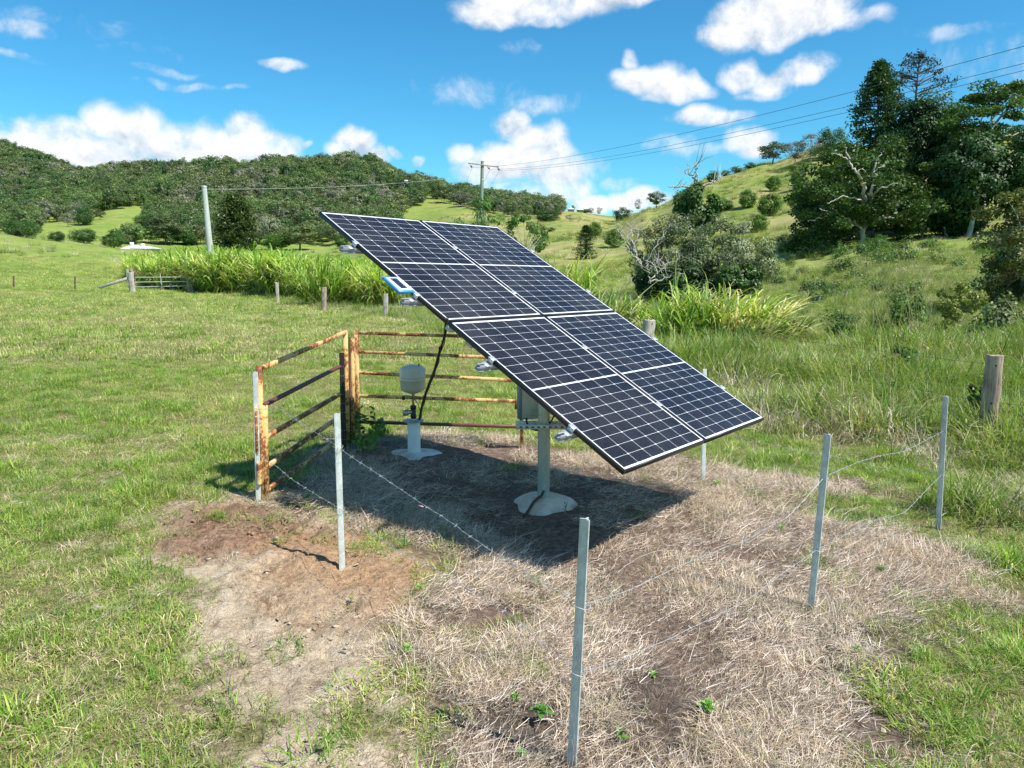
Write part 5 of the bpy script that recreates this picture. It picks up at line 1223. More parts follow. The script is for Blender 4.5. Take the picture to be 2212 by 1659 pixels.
# ------------------------------------------------------------------ steel pickets
def picket(base, top, face, label, mat='galv', holes=True, name='steel_post', wdt=.0245):
    base = np.array(base, float); top = np.array(top, float); o0 = base.copy(); o0[2] = 0
    ez = (top-base)/np.linalg.norm(top-base); ex = np.array([math.cos(face), math.sin(face), 0]); ex -= ez*(ex@ez); ex /= np.linalg.norm(ex); ey = np.cross(ez, ex)
    root = thing(name, o0, label, 'fence post', 'galvanised steel pickets around the enclosure' if mat == 'galv' else None)
    b = B(); Lh = np.linalg.norm(top-base)+.12; bs = base-ez*.12
    # three-fin section
    sec = []
    for k in range(3):
        a = k*2*math.pi/3+math.pi/2; ca, sa = math.cos(a), math.sin(a); t = .0028; w = wdt if k else wdt*.75
        sec += [(w*ca+t*sa, w*sa-t*ca), (w*ca-t*sa, w*sa+t*ca)]
        a2 = a+math.pi/3; sec += [(.0045*math.cos(a2), .0045*math.sin(a2))]
    sec = np.array(sec); n = len(sec)
    V = np.vstack([bs+sec[:, :1]*ex+sec[:, 1:]*ey, bs+ez*Lh+sec[:, :1]*ex+sec[:, 1:]*ey])
    b.add(V, [[i, (i+1) % n, n+(i+1) % n, n+i] for i in range(n)]); b.add(V[n:], [[0,1,2],[3,4,5],[6,7,8],[0,2,8],[2,3,5],[5,6,8],[2,5,8]])
    if holes:
        for k in range(1, 11):
            for a in (math.pi/2+2*math.pi/3, math.pi/2-2*math.pi/3+0):
                c = bs+ez*(Lh-.05-k*(Lh-.15)/11)+ex*wdt*.55*math.cos(a)+ey*wdt*.55*math.sin(a)
                for s in (1, -1):
                    nn = (-ex*math.sin(a)+ey*math.cos(a))*s; b.box(c+nn*.0034, (.006,.006,.001), [ex*math.cos(a)+ey*math.sin(a), ez, nn], mi=1)
    b.V = [v-o0 for v in b.V]; part(b, 'shaft', [M[mat], M['hole']], root)
    return base, top
PK = {}
def pk(key, bpx, tpx, label, face=0, **kw):
    b = gp(*bpx); t = at(tpx[0], tpx[1], b[1]); PK[key] = (b, t); picket(b, t, face, label, **kw)
pk('P1', (738,1220), (727,893), 'galvanised steel picket standing in bare soil left of the array shadow', face=.5)
pk('P2', (1237,1665), (1266,1120), 'nearest and longest looking galvanised steel picket, cut by the bottom border', face=-.6)
pk('P3', (1752,1325), (1790,938), 'galvanised steel picket leaning right amid the dry grass', face=-.9)
pk('P4', (2028,1142), (2044,856), 'galvanised steel picket beside the tall grass in front of the big timber post', face=-1.0)
pk('P5', (1518,1046), (1521,797), 'galvanised steel picket partly hidden behind the lower right corner of the array', face=.2)
pk('PG', (558,1080), (551,803), 'galvanised steel picket tied to the near end of the left gate panel', face=.4)
c = gp(741, 945); c = np.array([at(740, 900, 8.0)[0], 8.0, 0]); PK['PD'] = (c, at(738, 762, 8.0)); picket(c, at(738, 762, 8.0), .3, 'dark painted steel picket in the corner behind the left gate panel', mat='dark_steel', holes=True, wdt=.03)

# ------------------------------------------------------------------ barbed wires
def onpost(k, y):
    b, t = PK[k]; pb = project(b)[1][0]; ptp = project(t)[1][0]
    lo, hi = b.copy(), t.copy()
    for _ in range(30):
        m = (lo+hi)/2
        if project(m)[1][0] > y: lo = m
        else: hi = m
    return (lo+hi)/2
def wire(name, runs, label, seed=0, r=.0014, barbs=True):
    rs = R_(seed); S = []
    for pts in runs:
        P = np.array(pts)
        n = max(6, int(np.linalg.norm(np.diff(P, axis=0), axis=1).sum()/.03)); seg = np.concatenate([[0], np.cumsum(np.linalg.norm(np.diff(P, axis=0), axis=1))]); tt = np.linspace(0, seg[-1], n)
        Q = np.stack([np.interp(tt, seg, P[:, k]) for k in range(3)], -1)
        for _ in range(6): Q[1:-1] = (Q[:-2]+2*Q[1:-1]+Q[2:])/4
        Q[1:-1] += np.cumsum(rs.normal(0, .0012, Q[1:-1].shape), 0)*np.sin(np.linspace(0, math.pi, n-2))[:, None]
        S.append(Q)
    Q = np.vstack(S); root = thing(name, Q[0], label, 'barbed wire'); b = B(); bb = B()
    # two twisted strands
    T = np.gradient(Q, axis=0); T /= np.linalg.norm(T, axis=1)[:, None]; A = np.cross(T, [0, 0, 1.]); A /= np.linalg.norm(A, axis=1)[:, None]; C = np.cross(T, A); ph = np.arange(len(Q))*1.6
    for s in (0, math.pi): b.tube(Q+r*(np.cos(ph+s)[:, None]*A+np.sin(ph+s)[:, None]*C), r*.75, 4, caps=False)
    if barbs:
        for i in range(3, len(Q)-3, 5):
            for k in range(2):
                d = rs.normal(0, 1, 3); d -= T[i]*(d@T[i]); d /= np.linalg.norm(d); bb.tube([Q[i]-d*.014+T[i]*.004*(2*k-1), Q[i]+T[i]*.003, Q[i]+d*.014+T[i]*.004], .0014, 3)
            bb.tube([Q[i]-T[i]*.005, Q[i]+T[i]*.005], r*1.9, 6)
    o = Q[0]
    if barbs:
        for V_, F_ in zip(bb.V, list(bb.F)): pass
        off = 0
        for V_, F_, C_, m_i in zip(bb.V, bb.F, bb.C, bb.mi): b.add(V_, F_-off, C_[0]); off += len(V_)
    b.V = [v-o for v in b.V]; part(b, 'strand', M['wire'], root)
    
def via(k0, y0, k1, y1, px):         # points in the vertical plane between two posts, heights read from the photo
    a = onpost(k0, y0); c = onpost(k1, y1); pts = [a]; n = np.cross([c[0]-a[0], c[1]-a[1], 0], [0, 0, 1.])
    for (x, y) in px:
        v = ray(x, y); cam = np.array([0, 0, CAMH]); t = ((a-cam)@n)/(v@n); pts.append(cam+v*t)
    pts.append(c); return pts
PK['PGf'] = (at(760, 950, 8.2), at(757, 731, 8.2))
wire('barbed_wire', [via('PG', 905-20, 'P1', 965, [(600,880),(639,907)]), via('P1', 965, 'P2', 1307, [(756,985),(837,1041),(956,1123),(1060,1192),(1136,1240)]), via('P2', 1307, 'P3', 1030, [(1356,1279),(1506,1209),(1606,1174),(1706,1119)]), via('P3', 1030, 'P4', 930, [(1856,997),(1900,985),(1956,974)])], 'upper strand of barbed wire strung round the steel pickets', 1)
wire('barbed_wire', [via('PG', 982, 'P1', 1099, [(603,1010),(640,1041)]), via('P1', 1099, 'P2', 1447, [(795,1142),(850,1184),(950,1229),(1105,1329),(1155,1374),(1200,1418)]), via('P2', 1450, 'P3', 1187, [(1306,1440),(1426,1385),(1531,1330),(1606,1297),(1706,1225)]), via('P3', 1187, 'P4', 1025, [(1856,1140),(1880,1125),(1956,1105),(2000,1060)])], 'lower slack strand of barbed wire strung round the steel pickets', 2)
wire('barbed_wire', [via('P5', 915, 'P4', 1022, [(1581,939),(1700,968),(1831,990),(1900,1010)])], 'barbed wire strand on the far right side of the enclosure', 3)
def tag_small(px, y, k0, k1, y0, y1):
    q = via(k0, y0, k1, y1, [(px, y)])[1]; b = B(); b.bar(q-[.012,0,0], q+[.012,0,-.008], .008, .006); o = b.obj('pink_tag', M['pink'], origin=q); return o
tag(tag_small(910, 1092, 'P1', 'P2', 965, 1307), 'tiny pink tag twisted on the upper barbed wire near the array shadow', 'tag')
tag(tag_small(1898, 984, 'P3', 'P4', 1030, 930), 'tiny pink tag on the upper barbed wire between the two rightmost pickets', 'tag')
# wire ties on posts
for k, y, lab in (('P1',965,'upper wire tie on the picket left of the array shadow'),('P1',1099,'lower wire tie on the picket left of the array shadow'),('P2',1307,'upper wire tie on the nearest picket'),('P2',1450,'lower wire tie on the nearest picket'),('P3',1187,'wire tie low on the right leaning picket'),('P4',1025,'wire tie on the picket before the big timber post')):
    q = onpost(k, y); th = np.linspace(0, 2*math.pi, 16); b = B(); b.tube(np.stack([.036*np.cos(th), .036*np.sin(th), .006*np.sin(th*2)], -1), .0018, 4); o = b.obj('wire_tie', M['wire'], origin=None); o.location = q; tag(o, lab, 'wire tie')

# ------------------------------------------------------------------ timber posts
def post(base, top, w, dp, label, mat='timber', group=None, rot=0, seed=0, holes=True, name='timber_post'):
    rs = R_(seed); base = np.array(base, float); top = np.array(top, float); o0 = base.copy()
    ez = (top-base)/np.linalg.norm(top-base); ex = np.array([math.cos(rot), math.sin(rot), 0]); ex -= ez*(ex@ez); ex /= np.linalg.norm(ex); ey = np.cross(ez, ex)
    b = B(); n = 9; m = 12; H_ = np.linalg.norm(top-base); rings = []
    for k in range(n+1):
        z = -.15+(H_+.15)*k/n; th = np.arange(m)/m*2*math.pi+.26; c, s = np.cos(th), np.sin(th); q = 1/np.maximum(np.abs(c), np.abs(s))**.8
        x = c*q*w/2*(1+.05*rs.normal()); y = s*q*dp/2*(1+.05*rs.normal()); j = rs.normal(0, .02*w, (m, 2))
        zz = np.full(m, z)+(rs.normal(0, .02*w*3, m) if k == n else 0)
        rings.append((x+j[:, 0])[:, None]*ex+(y+j[:, 1])[:, None]*ey+zz[:, None]*ez)
    V = np.vstack(rings); F = [[i*m+j, i*m+(j+1) % m, (i+1)*m+(j+1) % m, (i+1)*m+j] for i in range(n) for j in range(m)]
    b.add(V, F); b.add(np.vstack([rings[-1], rings[-1].mean(0)[None]]), [[j, (j+1) % m, m] for j in range(m)])
    root = thing(name, o0, label, 'fence post', group); part(b, 'shaft', M[mat], root)
    if holes:
        b = B()
        for f in ((.93, .62, .42) if holes is True else holes):
            for s in (-1,): b.tube([ey*s*(dp/2*1.06)+ez*H_*f+ex*w*.12, ey*s*(dp/2*.7)+ez*H_*f+ex*w*.12], w*.07, 8)
        part(b, 'wire_hole', M['black_plastic'], root)
    return root
g_line = 'weathered timber posts of the paddock fence'
bt = gp(2128, 968); post(bt, at(2150, 768, bt[1]), .175, .145, 'thick split grey timber fence post standing in the tall grass on the right', rot=-.65, seed=5, group=g_line, holes=(.9,.5,.28))
TP = [bt]
q = on_ground(1400, 16); post(q, at(1403, 692, 16), .22, .17, 'timber fence post sticking up just past the right edge of the array', 'timber_pale', g_line, .3, 6); TP.append(q)
for i, (px, base, top, w, lab) in enumerate(((833,684,635,.20,'pale timber fence post nearest the array upper left edge'),(700,670,620,.22,'brownish timber fence post in front of the forward cane clump'),(600,653,611,.20,'slim leaning timber fence post with dark grass at its foot'),(531,630,600,.26,'stubby timber fence post, third from the old field gate'),(476,618,597,.24,'small timber fence post, second from the old field gate'),(440,621,597,.24,'small timber fence post closest to the old field gate'))):
    q = gp(px, base); t = at(px+(-2 if i == 2 else 0), top, q[1]); q[2] = hz(q[0], q[1]); post(q, t, w, w*.8, lab, 'timber_pale' if i != 1 else 'timber', g_line, rs0.uniform(-.4, .4), 20+i)
for i, (px, base, top, dd, lab) in enumerate(((1677,550,539,None,'leftmost fence post on the terrace under the big fig'),(1713,543,532,None,'second fence post on the terrace left of the fig trunk'),(1832,516,505,None,'fence post on the rise just left of the white trunk'),(1884,510,498,None,'fence post on the rise just right of the white trunk'),(1987,511,493,None,'fence post on the terrace right of the fig'),(2039,511,490,None,'pale fence post standing alone right of the fig on the terrace'),(1829,648,628,None,'dark little post in the middle of the right hand pasture'),(1873,582,566,None,'thin dark post on the slope of the right hand pasture'),(1956,558,535,None,'thin post higher on the slope of the right hand pasture'),(1387,605,570,None,'timber fence post at the left foot of the grey thicket'),(2110,520,502,None,'fence post in the shade near the right border'))):
    d = find_d(px, base, 14, 140); q = on_ground(px, d); t = at(px, top, d); w = .10 if 'thin' in lab or 'dark' in lab else .2
    post(q, t, w, w, lab, 'timber' if 'dark' in lab else 'timber_pale', 'fence posts on the slope under the big trees', 0, 40+i, holes=False)
# faint plain wires on the timber fence
def plain(pts, r, mat, label, cat='wire', name='fence_wire', sag=0, n=24):
    P = []
    for a, c in zip(pts[:-1], pts[1:]):
        t = np.linspace(0, 1, n)[:, None]; q = np.array(a)*(1-t)+np.array(c)*t; q[:, 2] -= sag*4*(t*(1-t))[:, 0]; P.append(q)
    P = np.vstack(P); P = P[np.concatenate([[True], np.linalg.norm(np.diff(P, axis=0), axis=1) > 1e-6])]
    b = B(); b.tube(P, r, 5, caps=False); o = b.obj(name, M[mat], origin=P[0]); tag(o, label, cat); return o
fr = bt+np.array([3.2, -2.6, 0])
for z, nm in ((.93*1.05, 'top'), (.55, 'middle'), (.32, 'bottom')):
    plain([TP[1]+[0, 0, z], bt+[-.08, .06, z], fr+[0, 0, z]], .0022, 'wire_dark', f'{nm} plain wire of the timber fence running past the big timber post', sag=.03)

# ------------------------------------------------------------------ old field gate on the left
def field_gate():
    d = 62
    P = lambda x, y, dd=d: at(x, y, dd)
    g0 = hz(P(290, 620)[0], d)
    q = P(290, 632); q[2] = g0; q[:2] = P(287, 620)[:2]; post(q, P(283, 588.5), .46, .46, 'thick round grey strainer post at the left end of the field gate', 'timber_pale', None, 0, 61, holes=False, name='strainer_post')
    s = P(212, 631); s[2] = hz(s[0], d)+.05; root = thing('brace_timber', s, 'long pale diagonal timber brace leaning on the strainer post', 'brace')
    b = B(); b.bar(np.zeros(3), P(277, 601)-s, .26, .22, bev=.03); part(b, 'log', M['timber_pale'], root)
    for x, y0, y1, w, lab, dd in ((275,596,581,.22,'small pale post behind the strainer post, left one',70),(284,596,579,.24,'small dark post behind the strainer post, right one',70),(369,628,588,.42,'dark thick post behind the right part of the field gate',66),(407,621,591,.36,'short dark post holding the right end of the field gate',62),(318,606,590,.26,'grey post seen through the middle of the field gate',72),(357,606,589,.26,'pale post seen through the field gate left of the dark one',74)):
        q = on_ground(x, dd); post(q, P(x, y1, dd), w, w, lab, 'timber' if 'dark' in lab else 'timber_pale', None, 0, int(x), holes=False)
    q = P(418, 622); q[2] = hz(q[0], d); root = thing('brace_timber', q, 'short grey timber leaning against the right end of the field gate', 'brace'); b = B(); b.bar(np.zeros(3), P(408, 598)-q, .3, .2, bev=.02); part(b, 'log', M['timber_pale'], root)
    o = P(290, 620); root = thing('field_gate', (o[0], o[1], hz(o[0], d)), 'old tubular field gate with rusty top rail and pale wires between the strainer posts', 'gate'); O = np.array(root.location)
    b = B(); c = [(291,621),(290,590),(292,588),(398,587),(402,589),(404,600),(404.5,619)]
    b.tube(np.array([P(*k)-O for k in c]), .05, 8); part(b, 'frame', M['rust_tube'], root, True)
    for (a0, a1) in ((599,598.5),(609.5,608),(620,617.5)): b = B(); b.tube([P(290, a0)-O, P(404, a1)-O], .035, 6); part(b, 'rail', M['pale_tube'], root)
    b = B(); b.tube([P(346, 591)-O, P(350, 623)-O], .03, 5); part(b, 'stay', M['pale_tube'], root)
    for x, y0, y1, lab in ((30,630,596,'rusty thin steel picket in the left paddock, nearer the image border'),(162,630,597,'rusty thin steel picket in the left paddock towards the field gate')):
        q = P(x+1, y0, 60); q[2] = hz(q[0], 60); picket(q, P(x, y1, 60), .3, lab, mat='rust', holes=False, wdt=.07)
M['rust'] = simple_mat('rusty_picket', (.16,.09,.06), .8, var=.3, vscale=10)
field_gate()

# ------------------------------------------------------------------ poles and lines
def poles():
    d = 92; base = on_ground(1036, d); base[0] = at(1036, 500, d)[0]
    root = thing('utility_pole', base, 'tall green treated timber utility pole with a weathered crossarm', 'utility pole'); O = np.array(root.location)
    top = at(1042, 349, d); b = B(); b.tube([O*0-[0,0,.5], (top-O)*.5, top-O], [.28,.235,.19], 14); b.tube([top-O, top-O+[0,0,.06]], .2, 14, mi=1); part(b, 'pole', [M['green_pole'], M['timber_pale']], root, True)
    l, r = at(1012, 353, d-1.2), at(1077, 361, d+1.2); off = np.array([0,-.22,0]); b = B(); b.bar(l-O+off, r-O+off, .12, .13, bev=.01); part(b, 'crossarm', M['crossarm'], root)
    ends = []
    for (x, y), (hx, hy), dd in (((1020,362),(1015,355.5),-1.1), ((1058.5,366),(1052,359),.3), ((1079,368),(1074,361.5),1.0)):
        a = at(hx, hy, d+dd)-O; c = at(x, y, d+dd)-O; ends.append(at(x, y, d+dd)); b = B(); b.tube([a, a+(c-a)*.4+[0,0,-.05], c], .035, 6)
        m = a+(c-a)*.65; u = (c-a)/np.linalg.norm(c-a)
        for k in (-.07, 0, .07): b.tube([m+u*(k-.02), m+u*(k+.02)], .12, 10)
        part(b, 'insulator', M['insulator'], root, True)
    b = B(); b.tube([top-O-[0,0,2.2], top-O-[0,0,2.1]], .215, 14); part(b, 'band', M['galv'], root)
    # three conductors passing high over the right side of the picture
    for e, (x1, y1), dd, nm in ((ends[0], (2212, 22), 26, 'highest'), (ends[1], (2212, 65), 28, 'middle'), (ends[2], (2212, 82), 28.6, 'lowest')):
        f = at(x1, y1, dd); far = f+(f-e)*.35; 
        plain([e, far], .011, 'wire_dark', f'{nm} of the three power lines rising from the utility pole to the top right', 'power line', 'power_line', sag=1.5, n=60)
    for e, (x1, y1), nm in ((ends[0], (1000,402), 'left'), (ends[1], (1031,409), 'middle'), (ends[2], (1047,414), 'right')):
        f = at(x1, y1, 190); plain([e, e+(f-e)*1.5], .013, 'wire_dark', f'{nm} one of the three lines dropping away behind the utility pole', 'power line', 'power_line', sag=.6, n=20)
    # stub pole in the cane
    d2 = 70; base = on_ground(457, d2); root = thing('concrete_pole', base, 'pale grey leaning pole standing in the cane thicket', 'pole'); O = np.array(root.location)
    top = at(441, 402, d2); bb = at(458.5, 590, d2); b = B(); b.tube([bb-O+[0,0,-1.5]*np.array([1,1,1]), bb-O, (bb+top)/2-O, top-O], [.32,.31,.26,.21], 16); part(b, 'shaft', M['concrete_pole'], root, True)
    b = B(); b.tube([top-O-[0,0,.12], top-O+[0,0,.03]], .235, 16); b.tube([top-O-[0,0,.42], top-O-[0,0,.36]], .23, 16); part(b, 'cap', M['galv'], root)
    a = at(446, 408.5, d2); c = at(1038, 378, d); plain([a, c], .013, 'wire_pale', 'single line strung from the grey pole in the cane to the utility pole', 'power line', 'power_line', sag=.45, n=50)
    q = at(877, 390.5, 85.5); b = B(); b.box(q, (.42,.14,.16), None, bev=.03); o = b.obj('line_marker', M['white_plastic'], origin=q); tag(o, 'small white marker hanging on the single line in front of the ridge', 'marker')
    # mast on far skyline
    m0 = on_ground(1103, 440); root = thing('antenna_mast', m0, 'thin antenna mast on the ridge right of the utility pole', 'antenna'); hh = CAMH+440*slope(413)-m0[2]
    b = B(); b.tube([(0,0,0), (0,0,hh)], .18, 5); part(b, 'mast', M['antenna'], root); b = B(); b.tube([(-1.2,0,hh-2), (1.6,0,hh-1.2)], .15, 5); part(b, 'aerial', M['antenna'], root)
poles()

# ------------------------------------------------------------------ farmhouse
def house(px, d, w, dep, wall_h, roof_h, label, rz=0, z=None, windows=True):
    p = on_ground(px, d)
    if z is not None: p[2] = z
    root = thing('farmhouse', p, label, 'house'); root.rotation_euler = (0, 0, rz)
    b = B(); b.box((0,0,wall_h/2-.5), (w, dep, wall_h+1)); part(b, 'wall', M['wall_house'], root)
    e = .5; W2, D2 = w/2+e, dep/2+e; rl = w/2-dep/2+.2
    V = np.array([(-W2,-D2,wall_h),(W2,-D2,wall_h),(W2,D2,wall_h),(-W2,D2,wall_h),(-rl,0,wall_h+roof_h),(rl,0,wall_h+roof_h),(-W2,-D2,wall_h-.12),(W2,-D2,wall_h-.12),(W2,D2,wall_h-.12),(-W2,D2,wall_h-.12)])
    b = B(); b.add(V, [[0,1,5,4],[2,3,4,5]]); b.add(V, [[1,2,5],[3,0,4]]); b.add(V, [[6,7,1,0],[7,8,2,1],[8,9,3,2],[9,6,0,3],[9,8,7,6]]); rf = part(b, 'roof', M['roof_white'], root)
    b = B(); b.box((-rl*.6, -.3, wall_h+roof_h+.1), (.7,.7,.9)); part(b, 'chimney', M['roof_white'], rf)
    if windows:
        for x in (-w*.33, -w*.05, w*.25): b = B(); b.box((x, -dep/2-.02, wall_h*.55), (1.1,.05,1.0)); part(b, 'window', M['window'], root)
    return root
hd = 172; hp = on_ground(295, hd); zr = CAMH+hd*slope(528)
house(294, hd, 5.2, 4.2, zr-hp[2]-1.3, 1.2, 'white roofed farmhouse half hidden behind the cane at the left', .15)
hp = on_ground(318, 168); house(319, 168, 4.6, 3.2, CAMH+168*slope(532)-hp[2]-.5, .5, 'low white roofed shed adjoining the farmhouse on its right', .1, windows=False)
for px, py, lab in ((1232, 455, 'tiny white cottage on the distant skyline, left one'), (1251, 457, 'tiny white cottage on the distant skyline, right one')):
    dd = 345; p = on_ground(px, dd); house(px, dd, 2.6, 2.2, 1.2, .6, lab, 0, windows=False)

# ------------------------------------------------------------------ weeds and stones in the foreground
def rosette(px, py, size, label, seed, tall=0, cols=((.16,.36,.05),(.22,.42,.07)), n=12):
    rs = R_(seed); size *= 1.25; p = gp(px, py); p[2] = hz(p[0], p[1])+.03; root = thing('weed_plant', p, label, 'weed'); b = B(); S = B()
    if tall: S.tube([(0,0,-.02), (.01,.0,tall*.6), (.02,0,tall)], .003, 5, col=(.12,.2,.05)); part(S, 'stem', M['leaf'], root, colors=True)
    for k in range(n):
        az = k*2.4+rs.uniform(-.3, .3); f = k/n; ln = size*(1-.45*f)*rs.uniform(.8, 1.15); t0 = 1.15-.8*f; w = ln*.42
        z0 = tall*(.15+.85*f) if tall else .01+.02*f
        d = np.array([math.cos(az), math.sin(az), 0]); s = np.array([-math.sin(az), math.cos(az), 0]); pts = []; q = np.array([0, 0, z0]); t = t0
        V = []
        for j, ww in enumerate((.12, .8, 1.0, .7, .05)):
            V += [q-s*w*ww/2+[0,0,ww*w*.18], q, q+s*w*ww/2+[0,0,ww*w*.18]]; q = q+(d*math.sin(t)+np.array([0,0,math.cos(t)]))*ln/4; t += .28
        F = []
        for j in range(4): F += [[3*j, 3*j+1, 3*j+4, 3*j+3], [3*j+1, 3*j+2, 3*j+5, 3*j+4]]
        c = np.array(cols[rs.randint(len(cols))])*rs.uniform(.8, 1.15); b.add(np.array(V), F, c)
    part(b, 'leaves', M['leaf'], root, colors=True)
for a in ((1168,1562,.055,'largest bright green rosette weed, left of the nearest picket foot',1),(1527,1550,.05,'bright green rosette weed in the dry grass right of the nearest picket',2),
          (1338,1612,.035,'small green sprig close to the bottom border beside the nearest picket',3,.05),(1112,1528,.03,'small green sprig up and left of the largest rosette weed',4,.04),
          (878,1418,.035,'green weed at the edge of bare soil and dry grass',5,.03),(872,1190,.03,'upright yellow-green seedling at the edge of the array shadow',6,.14),
          (1903,1246,.04,'green weed to the right of the right leaning picket',7),(1686,1156,.04,'low green weed tuft in the dry grass right of the array shadow',8),
          (1548,1058,.05,'green weed at the foot of the picket behind the array corner',9),(1220,1118,.035,'thin green weed growing on the array footing',10,.10),
          (1410,1478,.03,'small green sprig between nearest and leaning pickets',11,.03),(665,1088,.04,'leafy green weed inside the enclosure by the gate end',12,.05),
          (680,1045,.03,'upright green seedling inside the left gate panel',13,.13),(905,1283,.03,'yellow-green seedling on the orange soil',14,.02),
          (760,1310,.025,'tiny green weed on the pale bare soil',15),(1850,1420,.03,'green sprig in the dark bare patch on the right',16),(1000,1095,.03,'small green weed in the array shadow',17),(1125,1650,.03,'green sprig at the bottom border left of the nearest picket',18,.03)):
    rosette(*a[:5], tall=a[5] if len(a) > 5 else 0, n=8 if a[2] < .04 else 13)
def corner_weed():
    p = at(778, 915, 8.25); p[2] = 0; k = tree_mesh(800, .5, .36, -.1, 18, .11, 460, .075, MG*1.1, trunk=.012, fork=.3, barkn='bark', flat=.8, shell=.2)
    plant('leafy_weed', k, p, 'leafy green weed bush climbing the corner between the gate panels', 'weed')
corner_weed()
def stone(px, py, r, mat, label, seed):
    rs = R_(seed); p = gp(px, py); p[2] = hz(p[0], p[1])+r*.25; b = B(); n = 10; m = 6; V = []
    for i in range(m+1):
        ph = math.pi*i/m
        for j in range(n): th = 2*math.pi*j/n; q = r*rs.uniform(.78, 1.15); V.append((q*math.sin(ph)*math.cos(th), q*math.sin(ph)*math.sin(th)*.8, q*math.cos(ph)*.6))
    b.add(np.array(V), [[i*n+j, i*n+(j+1) % n, (i+1)*n+(j+1) % n, (i+1)*n+j] for i in range(m) for j in range(n)])
    o = b.obj('stone', M[mat]); o.location = p; tag(o, label, 'stone')
stone(781, 1124, .035, 'stone_orange', 'small orange stone beside the picket and array shadow', 1)
stone(212, 1315, .04, 'stone', 'pale stone lying in the grass at the left', 2)
stone(596, 1164, .022, 'stone', 'small grey stone on the bare soil below the picket shadow', 3)
stone(512, 1196, .018, 'stone', 'tiny pale stone on the bare soil left of the picket', 4)
stone(935, 1128, .02, 'stone', 'small stone in the array shadow', 5)

